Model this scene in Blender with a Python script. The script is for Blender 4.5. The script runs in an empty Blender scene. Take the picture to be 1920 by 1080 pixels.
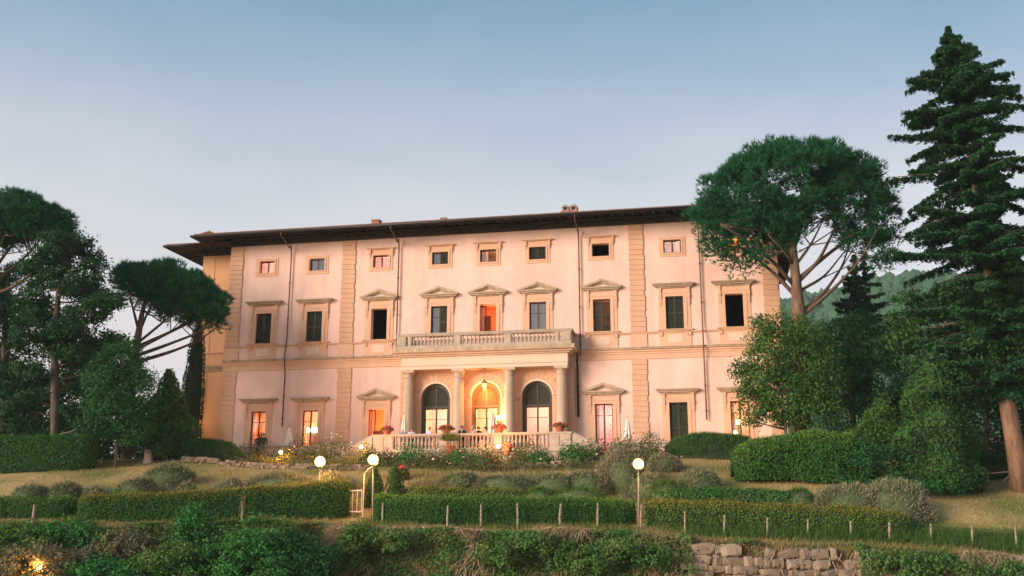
import bpy, bmesh, math, random
import numpy as np
from mathutils import Vector, Matrix

random.seed(7)
rng = np.random.default_rng(11)
S = bpy.context.scene
COL = S.collection
R = math.radians

# ------------------------------------------------------------------ camera, sky, sun, exposure
FPX = 1823.0                      # focal length in pixels of the 1920 px wide photograph
PITCH = R(13.166)
YAW = R(11.217)                   # turn of the villa's front against the view
cd = bpy.data.cameras.new('camera')
cam = bpy.data.objects.new('camera', cd)
COL.objects.link(cam)
cd.sensor_width = 36.0
cd.lens = 36.0 * FPX / 1920.0
cd.clip_start = 0.1
cd.clip_end = 6000
cam.location = (0, 0, 0)
cam.rotation_euler = (R(90) + PITCH, 0, 0)
S.camera = cam

SUN_EL, SUN_AZ = R(14.0), R(238)   # azimuth clockwise from +Y: low and behind the camera, to the left
W = bpy.data.worlds.new('World')
S.world = W
W.use_nodes = True
nt = W.node_tree
bg = nt.nodes['Background']
sky = nt.nodes.new('ShaderNodeTexSky')
sky.sky_type = 'NISHITA'
sky.sun_disc = False
sky.sun_elevation = SUN_EL
sky.sun_rotation = SUN_AZ
sky.altitude = 300
sky.air_density = 1.0
sky.dust_density = 1.6
sky.ozone_density = 1.6
bg.inputs['Strength'].default_value = 0.15
# dusk tint over the physical sky: blue overhead, pale pink towards the horizon, the same all round; thin veils of cloud
SKYX = 1.66 * 0.15
tcw = nt.nodes.new('ShaderNodeTexCoord'); sxw = nt.nodes.new('ShaderNodeSeparateXYZ')
nt.links.new(tcw.outputs['Generated'], sxw.inputs[0])
rw = nt.nodes.new('ShaderNodeValToRGB')
er = rw.color_ramp.elements
stops = [(0.0, (0.76, 0.66, 0.63)), (0.15, (0.78, 0.69, 0.675)), (0.30, (0.65, 0.66, 0.675)), (0.355, (0.49, 0.545, 0.615)), (0.43, (0.315, 0.43, 0.54)), (0.50, (0.19, 0.335, 0.455)), (1.0, (0.14, 0.28, 0.42))]
er[0].position = 0.0; er[1].position = 1.0
for p_, c_ in stops[1:-1]: er.new(p_)
for e_, (p_, c_) in zip(er, stops): e_.position = p_; e_.color = (*c_, 1)
wn = nt.nodes.new('ShaderNodeTexNoise'); wn.inputs['Scale'].default_value = 2.2; wn.inputs['Detail'].default_value = 5; wn.inputs['Roughness'].default_value = 0.5
wm = nt.nodes.new('ShaderNodeMapping'); wm.inputs['Scale'].default_value = (1, 1, 3.2)
nt.links.new(tcw.outputs['Generated'], wm.inputs['Vector']); nt.links.new(wm.outputs['Vector'], wn.inputs['Vector'])
wr = nt.nodes.new('ShaderNodeMath'); wr.operation = 'MULTIPLY_ADD'; wr.inputs[1].default_value = 0.20; wr.inputs[2].default_value = -0.10
nt.links.new(wn.outputs['Fac'], wr.inputs[0])
wa = nt.nodes.new('ShaderNodeMath'); wa.operation = 'SUBTRACT'
nt.links.new(sxw.outputs['Z'], wa.inputs[0]); nt.links.new(wr.outputs[0], wa.inputs[1]); nt.links.new(wa.outputs[0], rw.inputs['Fac'])
sc_ = nt.nodes.new('ShaderNodeMix'); sc_.data_type = 'RGBA'; sc_.blend_type = 'MULTIPLY'; sc_.inputs['Factor'].default_value = 1; sc_.inputs['B'].default_value = (1 / SKYX, 1 / SKYX, 1 / SKYX, 1)
nt.links.new(rw.outputs['Color'], sc_.inputs['A'])
mxw = nt.nodes.new('ShaderNodeMix'); mxw.data_type = 'RGBA'; mxw.inputs['Factor'].default_value = 0.85
nt.links.new(sky.outputs['Color'], mxw.inputs['A']); nt.links.new(sc_.outputs['Result'], mxw.inputs['B'])
nt.links.new(mxw.outputs['Result'], bg.inputs['Color'])

sd = bpy.data.lights.new('sun', 'SUN')
sd.energy = 3.2
sd.angle = R(28)
sd.color = (1.0, 0.80, 0.63)
sun = bpy.data.objects.new('sun', sd)
COL.objects.link(sun)
sun_dir = Vector((math.sin(SUN_AZ) * math.cos(SUN_EL), math.cos(SUN_AZ) * math.cos(SUN_EL), math.sin(SUN_EL)))
sun.rotation_euler = sun_dir.to_track_quat('Z', 'Y').to_euler()

S.view_settings.view_transform = 'Standard'
S.view_settings.look = 'None'
S.view_settings.exposure = 0.90
S.view_settings.gamma = 1.0
S.cycles.use_denoising = True
S.cycles.max_bounces = 6
S.cycles.transparent_max_bounces = 12
S.cycles.sample_clamp_indirect = 4.0
LIT = 1.0                         # common scale of the lamps' power

# ------------------------------------------------------------------ helpers
def at(px, py, Y):
    """the point at depth Y seen at pixel (px, py) of the photograph"""
    a = (px - 960) / FPX; b = (540 - py) / FPX
    r = Vector((a, math.cos(PITCH) - b * math.sin(PITCH), math.sin(PITCH) + b * math.cos(PITCH)))
    return r * (Y / r.y)

def fw(u, off, z):
    """villa coordinates (u along the front, off in front of it, height) to the world"""
    c, s = math.cos(YAW), math.sin(YAW)
    return Vector(((u - 1.65) * c - off * s, 64 - (u - 1.65) * s - off * c, z))

def mpp(Y):
    return Y / FPX * 1.02

def link(o, parent=None):
    COL.objects.link(o)
    if parent is not None:
        o.parent = parent
    return o

def tag(o, label=None, cat=None, group=None, kind=None):
    if label: o['label'] = label
    if cat: o['category'] = cat
    if group: o['group'] = group
    if kind: o['kind'] = kind
    return o

def empty(name, loc=(0, 0, 0), rz=0.0, label=None, cat=None, group=None, parent=None):
    o = bpy.data.objects.new(name, None)
    link(o, parent)
    o.location = loc
    o.rotation_euler = (0, 0, rz)
    o.empty_display_size = 0.2
    return tag(o, label, cat, group)

def inst(name, me, parent=None, loc=(0, 0, 0), rot=(0, 0, 0), sc=(1, 1, 1)):
    o = bpy.data.objects.new(name, me)
    link(o, parent)
    o.location = loc; o.rotation_euler = rot; o.scale = sc
    return o

class MB:
    def __init__(self):
        self.v = []; self.f = []; self.m = []
    def add(self, vs, fs, m=0):
        n = len(self.v)
        self.v.extend([tuple(p) for p in vs])
        for f in fs:
            self.f.append(tuple(i + n for i in f)); self.m.append(m)
    def box(self, x0, x1, y0, y1, z0, z1, m=0):
        self.add([(x0, y0, z0), (x1, y0, z0), (x1, y1, z0), (x0, y1, z0), (x0, y0, z1), (x1, y0, z1), (x1, y1, z1), (x0, y1, z1)],
                 [(3, 2, 1, 0), (4, 5, 6, 7), (0, 1, 5, 4), (1, 2, 6, 5), (2, 3, 7, 6), (3, 0, 4, 7)], m)
    def prism(self, pts, y0, y1, m=0):
        """polygon pts in (x, z), anticlockwise seen from -y, pushed from y0 (front) to y1"""
        n = len(pts)
        vs = [(x, y0, z) for x, z in pts] + [(x, y1, z) for x, z in pts]
        fs = [tuple(range(n)), tuple(range(2 * n - 1, n - 1, -1))]
        for i in range(n):
            j = (i + 1) % n
            fs.append((i, i + n, j + n, j))
        self.add(vs, fs, m)
    def quad(self, a, b, c, d, m=0):
        self.add([a, b, c, d], [(0, 1, 2, 3)], m)
    def lathe(self, prof, cx=0, cy=0, n=16, m=0, cap=True):
        vs = []; fs = []
        for r, z in prof:
            for k in range(n):
                a = 2 * math.pi * k / n
                vs.append((cx + r * math.cos(a), cy + r * math.sin(a), z))
        for i in range(len(prof) - 1):
            for k in range(n):
                k2 = (k + 1) % n
                fs.append((i * n + k, i * n + k2, (i + 1) * n + k2, (i + 1) * n + k))
        if cap:
            fs.append(tuple(range(n - 1, -1, -1)))
            fs.append(tuple((len(prof) - 1) * n + k for k in range(n)))
        self.add(vs, fs, m)
    def tube(self, pts, rad, n=6, m=0):
        pts = [Vector(p) for p in pts]
        if not hasattr(rad, '__len__'): rad = [rad] * len(pts)
        vs = []; fs = []
        up = Vector((0.13, 0.21, 0.97))
        for i, p in enumerate(pts):
            t = (pts[min(i + 1, len(pts) - 1)] - pts[max(i - 1, 0)])
            if t.length < 1e-6: t = Vector((0, 0, 1))
            t.normalize()
            a = t.cross(up)
            if a.length < 0.05: a = t.cross(Vector((1, 0, 0)))
            a.normalize(); b = t.cross(a)
            for k in range(n):
                w = 2 * math.pi * k / n
                vs.append(p + (a * math.cos(w) + b * math.sin(w)) * rad[i])
        for i in range(len(pts) - 1):
            for k in range(n):
                k2 = (k + 1) % n
                fs.append((i * n + k, i * n + k2, (i + 1) * n + k2, (i + 1) * n + k))
        fs.append(tuple(range(n - 1, -1, -1)))
        fs.append(tuple((len(pts) - 1) * n + k for k in range(n)))
        self.add(vs, fs, m)
    def ball(self, c, r, n=10, m=0, sz=1.0):
        prof = []
        k = max(4, n // 2)
        for i in range(k + 1):
            a = math.pi * i / k - math.pi / 2
            prof.append((max(1e-4, r * math.cos(a)), c[2] + r * sz * math.sin(a)))
        self.lathe(prof, c[0], c[1], n, m, cap=False)
    def mesh(self, name, mats, smooth=False):
        me = bpy.data.meshes.new(name)
        me.from_pydata(self.v, [], self.f)
        if not isinstance(mats, (list, tuple)): mats = [mats]
        for mt in mats: me.materials.append(mt)
        if len(mats) > 1:
            me.polygons.foreach_set('material_index', self.m)
        if smooth:
            me.polygons.foreach_set('use_smooth', [True] * len(self.f))
        me.update()
        return me
    def build(self, name, mats, parent=None, smooth=False, loc=(0, 0, 0)):
        return inst(name, self.mesh(name, mats, smooth), parent, loc)

def mesh_np(name, V, k, mats, extra=None):
    """V holds faces of k corners each, one after another; extra = (verts, quads, material index) put in front"""
    V = np.asarray(V, dtype=np.float32).reshape(-1, 3)
    nf = len(V) // k
    idx = np.arange(len(V), dtype=np.int32)
    tot = np.full(nf, k, np.int32)
    mi = np.zeros(nf, np.int32)
    if extra is not None:
        ev, eq, em = extra
        ev = np.asarray(ev, np.float32).reshape(-1, 3); eq = np.asarray(eq, np.int32).reshape(-1, 4)
        idx = np.concatenate([eq.ravel(), idx + len(ev)]).astype(np.int32)
        tot = np.concatenate([np.full(len(eq), 4, np.int32), tot])
        mi = np.concatenate([np.full(len(eq), em, np.int32), mi])
        V = np.concatenate([ev, V])
    me = bpy.data.meshes.new(name)
    me.vertices.add(len(V)); me.vertices.foreach_set('co', V.ravel())
    me.loops.add(len(idx)); me.loops.foreach_set('vertex_index', idx)
    me.polygons.add(len(tot))
    me.polygons.foreach_set('loop_start', np.concatenate([[0], np.cumsum(tot)[:-1]]).astype(np.int32))
    if not isinstance(mats, (list, tuple)): mats = [mats]
    for m in mats: me.materials.append(m)
    me.polygons.foreach_set('material_index', mi)
    me.update(calc_edges=True)
    return me

def unit(a):
    return a / np.maximum(np.linalg.norm(a, axis=-1, keepdims=True), 1e-9)

def cards(C, N, L, Wd, spread=0.8):
    """leaf shaped quads at C facing roughly along N"""
    n = len(C)
    N = unit(unit(N) + rng.normal(0, spread, (n, 3)))
    t = rng.normal(0, 1, (n, 3))
    a = unit(np.cross(N, t)); b = np.cross(N, a)
    L = (np.ones(n) * L * rng.uniform(0.65, 1.3, n))[:, None]
    Wd = (np.ones(n) * Wd * rng.uniform(0.65, 1.3, n))[:, None]
    bend = N * L * 0.18
    return np.stack([C - a * L / 2 - bend, C + b * Wd / 2, C + a * L / 2 - bend, C - b * Wd / 2], 1).reshape(-1, 3)

def blades(C, D, L, Wd, jit=0.35):
    """thin triangles growing from C along D"""
    n = len(C)
    D = unit(unit(D) + rng.normal(0, jit, (n, 3)))
    s = unit(np.cross(D, rng.normal(0, 1, (n, 3))))
    L = (np.ones(n) * L * rng.uniform(0.6, 1.3, n))[:, None]
    w = (np.ones(n) * Wd)[:, None]
    return np.stack([C - s * w / 2, C + s * w / 2, C + D * L], 1).reshape(-1, 3)

def scatter_grid(P, n):
    """n random points (and normals) spread evenly over the grid surface P[i, j]"""
    a = P[1:, :-1] - P[:-1, :-1]; b = P[:-1, 1:] - P[:-1, :-1]
    A = np.linalg.norm(np.cross(a, b), axis=2).ravel()
    c = rng.choice(len(A), n, p=A / A.sum())
    i, j = np.divmod(c, P.shape[1] - 1)
    s = rng.random(n)[:, None]; t = rng.random(n)[:, None]
    p = (P[i, j] * (1 - s) + P[i + 1, j] * s) * (1 - t) + (P[i, j + 1] * (1 - s) + P[i + 1, j + 1] * s) * t
    nr = unit(np.cross(P[i + 1, j] - P[i, j], P[i, j + 1] - P[i, j]))
    return p, nr

def grid_extra(P, m):
    h, w = P.shape[:2]
    ii = np.arange(h * w).reshape(h, w)
    q = np.stack([ii[:-1, :-1], ii[1:, :-1], ii[1:, 1:], ii[:-1, 1:]], -1).reshape(-1, 4)
    return P.reshape(-1, 3), q, m

def wob(p, f=1.0, seed=0.0):
    """cheap smooth noise in about -1..1"""
    x, y, z = p[..., 0] * f, p[..., 1] * f, p[..., 2] * f
    return (np.sin(x * 1.7 + 1.3 * seed + 1.1 * np.sin(y * 1.3 + seed)) + np.sin(y * 2.1 + 0.7 * seed + 1.3 * np.sin(z * 1.7 + seed))
            + np.sin(z * 1.9 + 2.1 * seed + 1.2 * np.sin(x * 1.1 + 2 * seed))) / 3

# ------------------------------------------------------------------ materials
def M(name, col, rough=0.8, var=0.12, scale=3.0, bump=0.0, bscale=30.0, metal=0.0, spec=0.3, col2=None, streak=False):
    m = bpy.data.materials.new(name); m.use_nodes = True
    t = m.node_tree; n = t.nodes; p = n['Principled BSDF']
    p.inputs['Roughness'].default_value = rough
    p.inputs['Metallic'].default_value = metal
    p.inputs['Specular IOR Level'].default_value = spec
    tc = n.new('ShaderNodeTexCoord')
    nz = n.new('ShaderNodeTexNoise'); nz.inputs['Scale'].default_value = scale; nz.inputs['Detail'].default_value = 8
    nz.inputs['Roughness'].default_value = 0.65
    src = tc.outputs['Object']
    if streak:
        mp = n.new('ShaderNodeMapping'); mp.inputs['Scale'].default_value = (1, 1, 0.22)
        t.links.new(src, mp.inputs['Vector']); src = mp.outputs['Vector']
    t.links.new(src, nz.inputs['Vector'])
    cr = n.new('ShaderNodeValToRGB')
    c2 = col2 or tuple(c * (1 - var * 1.6) for c in col)
    cr.color_ramp.elements[0].position = 0.32; cr.color_ramp.elements[1].position = 0.68
    cr.color_ramp.elements[0].color = (*c2, 1)
    cr.color_ramp.elements[1].color = (*[min(1, c * (1 + var * 0.6)) for c in col], 1)
    t.links.new(nz.outputs['Fac'], cr.inputs['Fac'])
    t.links.new(cr.outputs['Color'], p.inputs['Base Color'])
    if bump > 0:
        bz = n.new('ShaderNodeTexNoise'); bz.inputs['Scale'].default_value = bscale; bz.inputs['Detail'].default_value = 6
        t.links.new(tc.outputs['Object'], bz.inputs['Vector'])
        bp = n.new('ShaderNodeBump'); bp.inputs['Strength'].default_value = bump; bp.inputs['Distance'].default_value = 0.03
        t.links.new(bz.outputs['Fac'], bp.inputs['Height']); t.links.new(bp.outputs['Normal'], p.inputs['Normal'])
    return m

def M_piece(name, c1, c2, rough=0.85, scale=8.0, bump=0.5):
    """stone whose tone differs from piece to piece"""
    m = M(name, c1, rough, 0.18, scale, bump, 25)
    t = m.node_tree; n = t.nodes; p = n['Principled BSDF']
    cr = p.inputs['Base Color'].links[0].from_node
    oi = n.new('ShaderNodeObjectInfo')
    mx = n.new('ShaderNodeMix'); mx.data_type = 'RGBA'; mx.blend_type = 'MIX'
    mx.inputs['B'].default_value = (*c2, 1)
    t.links.new(oi.outputs['Random'], mx.inputs['Factor'])
    t.links.new(cr.outputs['Color'], mx.inputs['A'])
    t.links.new(mx.outputs['Result'], p.inputs['Base Color'])
    return m

def M_leaf(name, c1, c2, c3=None, scale=0.45, trans=0.22, rough=0.7):
    """leaf to leaf variation (per island) and broad drifts of tone"""
    m = bpy.data.materials.new(name); m.use_nodes = True
    t = m.node_tree; n = t.nodes; p = n['Principled BSDF']
    p.inputs['Roughness'].default_value = rough
    p.inputs['Specular IOR Level'].default_value = 0.10
    g = n.new('ShaderNodeNewGeometry')
    mx = n.new('ShaderNodeMix'); mx.data_type = 'RGBA'
    mx.inputs['A'].default_value = (*c1, 1); mx.inputs['B'].default_value = (*c2, 1)
    t.links.new(g.outputs['Random Per Island'], mx.inputs['Factor'])
    tc = n.new('ShaderNodeTexCoord')
    nz = n.new('ShaderNodeTexNoise'); nz.inputs['Scale'].default_value = scale; nz.inputs['Detail'].default_value = 3
    t.links.new(tc.outputs['Object'], nz.inputs['Vector'])
    rp = n.new('ShaderNodeMapRange'); rp.inputs['From Min'].default_value = 0.42; rp.inputs['From Max'].default_value = 0.68
    t.links.new(nz.outputs['Fac'], rp.inputs['Value'])
    m2 = n.new('ShaderNodeMix'); m2.data_type = 'RGBA'
    m2.inputs['B'].default_value = (*(c3 or c2), 1)
    sc = n.new('ShaderNodeMath'); sc.operation = 'MULTIPLY'; sc.inputs[1].default_value = 0.7
    t.links.new(rp.outputs['Result'], sc.inputs[0])
    t.links.new(sc.outputs[0], m2.inputs['Factor']); t.links.new(mx.outputs['Result'], m2.inputs['A'])
    t.links.new(m2.outputs['Result'], p.inputs['Base Color'])
    tr = n.new('ShaderNodeBsdfTranslucent')
    t.links.new(m2.outputs['Result'], tr.inputs['Color'])
    ms = n.new('ShaderNodeMixShader'); ms.inputs['Fac'].default_value = trans
    t.links.new(p.outputs['BSDF'], ms.inputs[1]); t.links.new(tr.outputs['BSDF'], ms.inputs[2])
    t.links.new(ms.outputs['Shader'], n['Material Output'].inputs['Surface'])
    return m

def M_emit(name, col, strength):
    m = bpy.data.materials.new(name); m.use_nodes = True
    p = m.node_tree.nodes['Principled BSDF']
    p.inputs['Base Color'].default_value = (*col, 1)
    p.inputs['Emission Color'].default_value = (*col, 1)
    p.inputs['Emission Strength'].default_value = strength
    return m

def M_glass(name):
    m = bpy.data.materials.new(name); m.use_nodes = True
    t = m.node_tree; n = t.nodes; n.remove(n['Principled BSDF'])
    tr = n.new('ShaderNodeBsdfTransparent'); tr.inputs['Color'].default_value = (0.93, 0.94, 0.93, 1)
    gl = n.new('ShaderNodeBsdfGlossy'); gl.inputs['Roughness'].default_value = 0.04
    fr = n.new('ShaderNodeFresnel'); fr.inputs['IOR'].default_value = 1.5
    ad = n.new('ShaderNodeMath'); ad.operation = 'ADD'; ad.inputs[1].default_value = 0.12
    t.links.new(fr.outputs[0], ad.inputs[0])
    mx = n.new('ShaderNodeMixShader')
    t.links.new(ad.outputs[0], mx.inputs[0]); t.links.new(tr.outputs[0], mx.inputs[1]); t.links.new(gl.outputs[0], mx.inputs[2])
    t.links.new(mx.outputs[0], n['Material Output'].inputs['Surface'])
    return m

mt = {}
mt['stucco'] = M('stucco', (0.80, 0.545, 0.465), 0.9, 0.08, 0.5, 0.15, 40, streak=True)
def weather(m):
    t = m.node_tree; n = t.nodes; p = n['Principled BSDF']; src = p.inputs['Base Color'].links[0].from_socket
    tc = n.new('ShaderNodeTexCoord')
    for sc, lo, hi, p0, p1 in (((2.6, 2.6, 0.16), 0.94, 1.02, 0.30, 0.62), ((0.22, 0.22, 0.3), 0.93, 1.04, 0.35, 0.65), ((1.3, 1.3, 1.3), 0.96, 1.02, 0.35, 0.6)):
        mp = n.new('ShaderNodeMapping'); mp.inputs['Scale'].default_value = sc; t.links.new(tc.outputs['Object'], mp.inputs['Vector'])
        nz = n.new('ShaderNodeTexNoise'); nz.inputs['Scale'].default_value = 1.0; nz.inputs['Detail'].default_value = 5; t.links.new(mp.outputs['Vector'], nz.inputs['Vector'])
        r = n.new('ShaderNodeMapRange'); r.inputs['From Min'].default_value = p0; r.inputs['From Max'].default_value = p1; r.inputs['To Min'].default_value = lo; r.inputs['To Max'].default_value = hi
        t.links.new(nz.outputs['Fac'], r.inputs['Value'])
        mx = n.new('ShaderNodeMix'); mx.data_type = 'RGBA'; mx.blend_type = 'MULTIPLY'; mx.inputs['Factor'].default_value = 1
        t.links.new(src, mx.inputs['A']); t.links.new(r.outputs['Result'], mx.inputs['B']); src = mx.outputs['Result']
    t.links.new(src, p.inputs['Base Color'])
weather(mt['stucco'])
mt['peach'] = M('peach_stone', (0.69, 0.42, 0.285), 0.9, 0.07, 0.8, 0.2, 30)
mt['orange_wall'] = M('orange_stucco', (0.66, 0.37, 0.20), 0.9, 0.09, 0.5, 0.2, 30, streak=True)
mt['panel'] = M('pale_panel', (0.72, 0.53, 0.42), 0.9, 0.05, 1.0)
mt['grey_stone'] = M('weathered_stone', (0.50, 0.37, 0.26), 0.9, 0.22, 2.5, 0.3, 30, streak=True)
mt['block'] = M_piece('quoin_stone', (0.68, 0.415, 0.28), (0.62, 0.365, 0.24), 0.9, 2.0, 0.25)
mt['column'] = M('column_stone', (0.54, 0.41, 0.31), 0.88, 0.18, 1.6, 0.3, 25, streak=True)
mt['balustrade'] = M('balustrade_stone', (0.48, 0.39, 0.30), 0.9, 0.16, 2.2, 0.3, 30)
mt['white_stone'] = M('pale_limestone', (0.50, 0.39, 0.31), 0.9, 0.12, 2.0, 0.2, 30)
mt['wood_dark'] = M('dark_wood', (0.06, 0.04, 0.025), 0.7, 0.25, 6)
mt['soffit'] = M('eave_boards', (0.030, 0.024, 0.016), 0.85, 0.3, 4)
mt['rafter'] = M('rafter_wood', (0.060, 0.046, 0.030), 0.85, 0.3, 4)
mt['shutter'] = M('shutter_green', (0.040, 0.042, 0.028), 0.65, 0.2, 5)
mt['arch_green'] = M('arch_joinery', (0.075, 0.070, 0.045), 0.6, 0.2, 5)
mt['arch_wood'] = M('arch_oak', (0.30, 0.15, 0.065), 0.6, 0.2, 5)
mt['frame'] = M('window_wood', (0.10, 0.045, 0.03), 0.5, 0.2, 6)
mt['glass'] = M_glass('window_glass')
mt['gutter'] = M('gutter_metal', (0.03, 0.032, 0.03), 0.45, 0.2, 5, metal=0.3)
mt['pipe'] = M('copper_pipe', (0.16, 0.085, 0.055), 0.5, 0.25, 3, metal=0.3)
mt['tile'] = M('roof_tile', (0.30, 0.14, 0.085), 0.9, 0.3, 3)
mt['brick'] = M('chimney_brick', (0.36, 0.16, 0.11), 0.9, 0.3, 8, 0.4, 20)
mt['mortar'] = M('chimney_render', (0.40, 0.30, 0.24), 0.9, 0.2, 6, 0.4, 20)
mt['room_orange'] = M('room_orange', (0.80, 0.40, 0.18), 0.9, 0.1, 1)
mt['room_pale'] = M('room_pale', (0.80, 0.58, 0.40), 0.9, 0.1, 1)
mt['room_pink'] = M('room_pink', (0.85, 0.45, 0.36), 0.9, 0.06, 1)
mt['room_red'] = M('room_red', (0.75, 0.27, 0.10), 0.9, 0.1, 1)
mt['room_dark'] = M('room_dark', (0.02, 0.016, 0.013), 0.9, 0.1, 1)
mt['curtain'] = M_leaf('curtain_cloth', (0.78, 0.58, 0.50), (0.78, 0.58, 0.50), (0.70, 0.52, 0.46), 1.5, 0.4, 0.9)
mt['curtain_pink'] = M_leaf('curtain_rose', (0.80, 0.36, 0.34), (0.80, 0.36, 0.34), (0.74, 0.32, 0.30), 1.5, 0.6, 0.9)
mt['globe'] = M_emit('lamp_globe', (1.0, 0.74, 0.40), 1.15)
def opal(m):
    t = m.node_tree; n = t.nodes; tr = n.new('ShaderNodeBsdfTransparent'); tr.inputs['Color'].default_value = (1, 0.9, 0.75, 1); mx = n.new('ShaderNodeMixShader'); mx.inputs[0].default_value = 0.45
    t.links.new(n['Principled BSDF'].outputs[0], mx.inputs[1]); t.links.new(tr.outputs[0], mx.inputs[2]); t.links.new(mx.outputs[0], n['Material Output'].inputs['Surface'])
mt['globe'].node_tree.nodes['Principled BSDF'].inputs['Base Color'].default_value = (0.04, 0.03, 0.02, 1)
opal(mt['globe'])
mt['bulb'] = M_emit('lamp_bulb', (1.0, 0.72, 0.38), 30.0)
mt['lamp_pole'] = M('lamp_pole', (0.34, 0.27, 0.20), 0.55, 0.15, 4)
mt['iron'] = M('black_iron', (0.025, 0.022, 0.02), 0.5, 0.2, 8, metal=0.4)
mt['brass'] = M('lantern_brass', (0.35, 0.22, 0.09), 0.45, 0.2, 8, metal=0.5)
mt['terracotta'] = M('terracotta', (0.36, 0.13, 0.07), 0.85, 0.2, 6)
mt['parasol'] = M('parasol_cloth', (0.80, 0.72, 0.66), 0.9, 0.05, 3)
mt['stone_rough'] = M_piece('field_stone', (0.25, 0.18, 0.13), (0.38, 0.28, 0.205), 0.95, 4.0, 0.9)
mt['stake'] = M('weathered_stake', (0.36, 0.29, 0.22), 0.9, 0.25, 7, 0.4, 20)
mt['gate_paint'] = M('gate_paint', (0.62, 0.50, 0.38), 0.6, 0.12, 5)
mt['bark_pine'] = M('pine_bark', (0.20, 0.125, 0.085), 0.95, 0.35, 5, 0.8, 14, streak=True)
mt['bark_limb'] = M('pine_limb_bark', (0.125, 0.085, 0.06), 0.95, 0.3, 5, 0.6, 14)
mt['bark'] = M('bark', (0.13, 0.10, 0.07), 0.95, 0.3, 5, 0.8, 14, streak=True)
mt['bark_warm'] = M('spruce_bark', (0.24, 0.14, 0.09), 0.95, 0.35, 4, 0.9, 12, streak=True)
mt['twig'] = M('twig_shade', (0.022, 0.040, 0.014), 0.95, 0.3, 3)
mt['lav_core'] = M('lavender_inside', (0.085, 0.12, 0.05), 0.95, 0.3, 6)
mt['dry'] = M_leaf('dry_stem', (0.34, 0.24, 0.14), (0.52, 0.40, 0.26), (0.26, 0.18, 0.10), 1.0, 0.1)
mt['pine'] = M_leaf('pine_needles', (0.0156, 0.0980, 0.0428), (0.0331, 0.1610, 0.0617), (0.0234, 0.1260, 0.0570), 0.35)
mt['spruce'] = M_leaf('spruce_needles', (0.0131, 0.0698, 0.0319), (0.0318, 0.1210, 0.0479), (0.0468, 0.1277, 0.0388), 0.2)
mt['cedar'] = M_leaf('cedar_needles', (0.0175, 0.0673, 0.0285), (0.0331, 0.1036, 0.0380), (0.0439, 0.1120, 0.0356), 0.3)
mt['laurel'] = M_leaf('laurel_leaves', (0.0390, 0.1176, 0.0247), (0.0897, 0.1960, 0.0427), (0.1092, 0.1848, 0.0427), 0.6)
mt['oak'] = M_leaf('dark_leaves', (0.0189, 0.0986, 0.0272), (0.0386, 0.1540, 0.0397), (0.0515, 0.1540, 0.0355), 0.5)
mt['yew'] = M_leaf('yew_leaves', (0.0227, 0.0878, 0.0255), (0.0524, 0.1505, 0.0383), (0.0743, 0.1505, 0.0383), 0.7)
mt['cypress'] = M_leaf('cypress_leaves', (0.0125, 0.0463, 0.0175), (0.0233, 0.0721, 0.0240), None, 0.6)
mt['hedge'] = M_leaf('hedge_leaves', (0.0275, 0.1170, 0.0230), (0.0644, 0.1910, 0.0355), (0.0429, 0.1478, 0.0334), 0.8)
mt['hedge_lit'] = M_leaf('lit_hedge_leaves', (0.0780, 0.1904, 0.0333), (0.1716, 0.2912, 0.0570), (0.1248, 0.2128, 0.0427), 0.9)  # lighter leaf copy: light on the hedge tops is put into the colour
mt['hedge_gold_lit'] = M_leaf('lamplit_hedge_leaves', (0.16, 0.17, 0.035), (0.34, 0.27, 0.06), (0.24, 0.20, 0.045), 0.9)  # golden leaf copy: lamplight on the hedge top is painted into the leaves
mt['bush'] = M_leaf('bush_leaves', (0.0314, 0.1481, 0.0383), (0.0718, 0.2576, 0.0600), (0.1076, 0.2318, 0.0600), 0.8)
mt['ivy'] = M_leaf('ivy_leaves', (0.0443, 0.1411, 0.0347), (0.1137, 0.2419, 0.0595), (0.2022, 0.2285, 0.0758), 0.9)
mt['scrub'] = M_leaf('scrub_leaves', (0.16, 0.16, 0.075), (0.28, 0.24, 0.135), (0.110, 0.150, 0.055), 0.8)
mt['santolina'] = M_leaf('santolina', (0.0429, 0.1288, 0.0333), (0.1014, 0.2128, 0.0570), (0.0624, 0.1456, 0.0475), 0.8)
mt['lavender'] = M_leaf('lavender_foliage', (0.10, 0.155, 0.065), (0.19, 0.235, 0.11), (0.14, 0.165, 0.09), 1.2)
mt['lav_bloom'] = M_leaf('lavender_bloom', (0.30, 0.245, 0.175), (0.44, 0.34, 0.24), (0.27, 0.22, 0.19), 1.5)
mt['rose_leaf'] = M_leaf('rose_leaves', (0.07, 0.115, 0.04), (0.15, 0.17, 0.06), (0.20, 0.16, 0.07), 1.2)
mt['lemon_leaf'] = M_leaf('pale_leaves', (0.120, 0.150, 0.030), (0.200, 0.200, 0.050), (0.15, 0.16, 0.04), 1.5)
mt['grass'] = M_leaf('grass_blades', (0.18, 0.19, 0.055), (0.40, 0.31, 0.13), (0.50, 0.36, 0.17), 0.35)
mt['grass_green'] = M_leaf('green_blades', (0.0429, 0.1232, 0.0238), (0.1014, 0.1792, 0.0427), (0.0702, 0.1456, 0.0333), 0.6)
mt['far_wood'] = M_leaf('far_wood', (0.0172, 0.0739, 0.0323), (0.0359, 0.1120, 0.0437), (0.0281, 0.0952, 0.0380), 0.03, 0.0)
mt['bloom_red'] = M('bloom_red', (0.46, 0.05, 0.04), 0.7, 0.2, 9)
mt['bloom_coral'] = M('bloom_coral', (0.75, 0.17, 0.10), 0.7, 0.2, 9)
mt['bloom_pink'] = M('bloom_pink', (0.80, 0.36, 0.33), 0.7, 0.15, 9)
mt['bloom_white'] = M('bloom_white', (0.80, 0.66, 0.52), 0.7, 0.1, 9)
mt['skin'] = M('skin', (0.60, 0.36, 0.26), 0.6, 0.04, 5)
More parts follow.
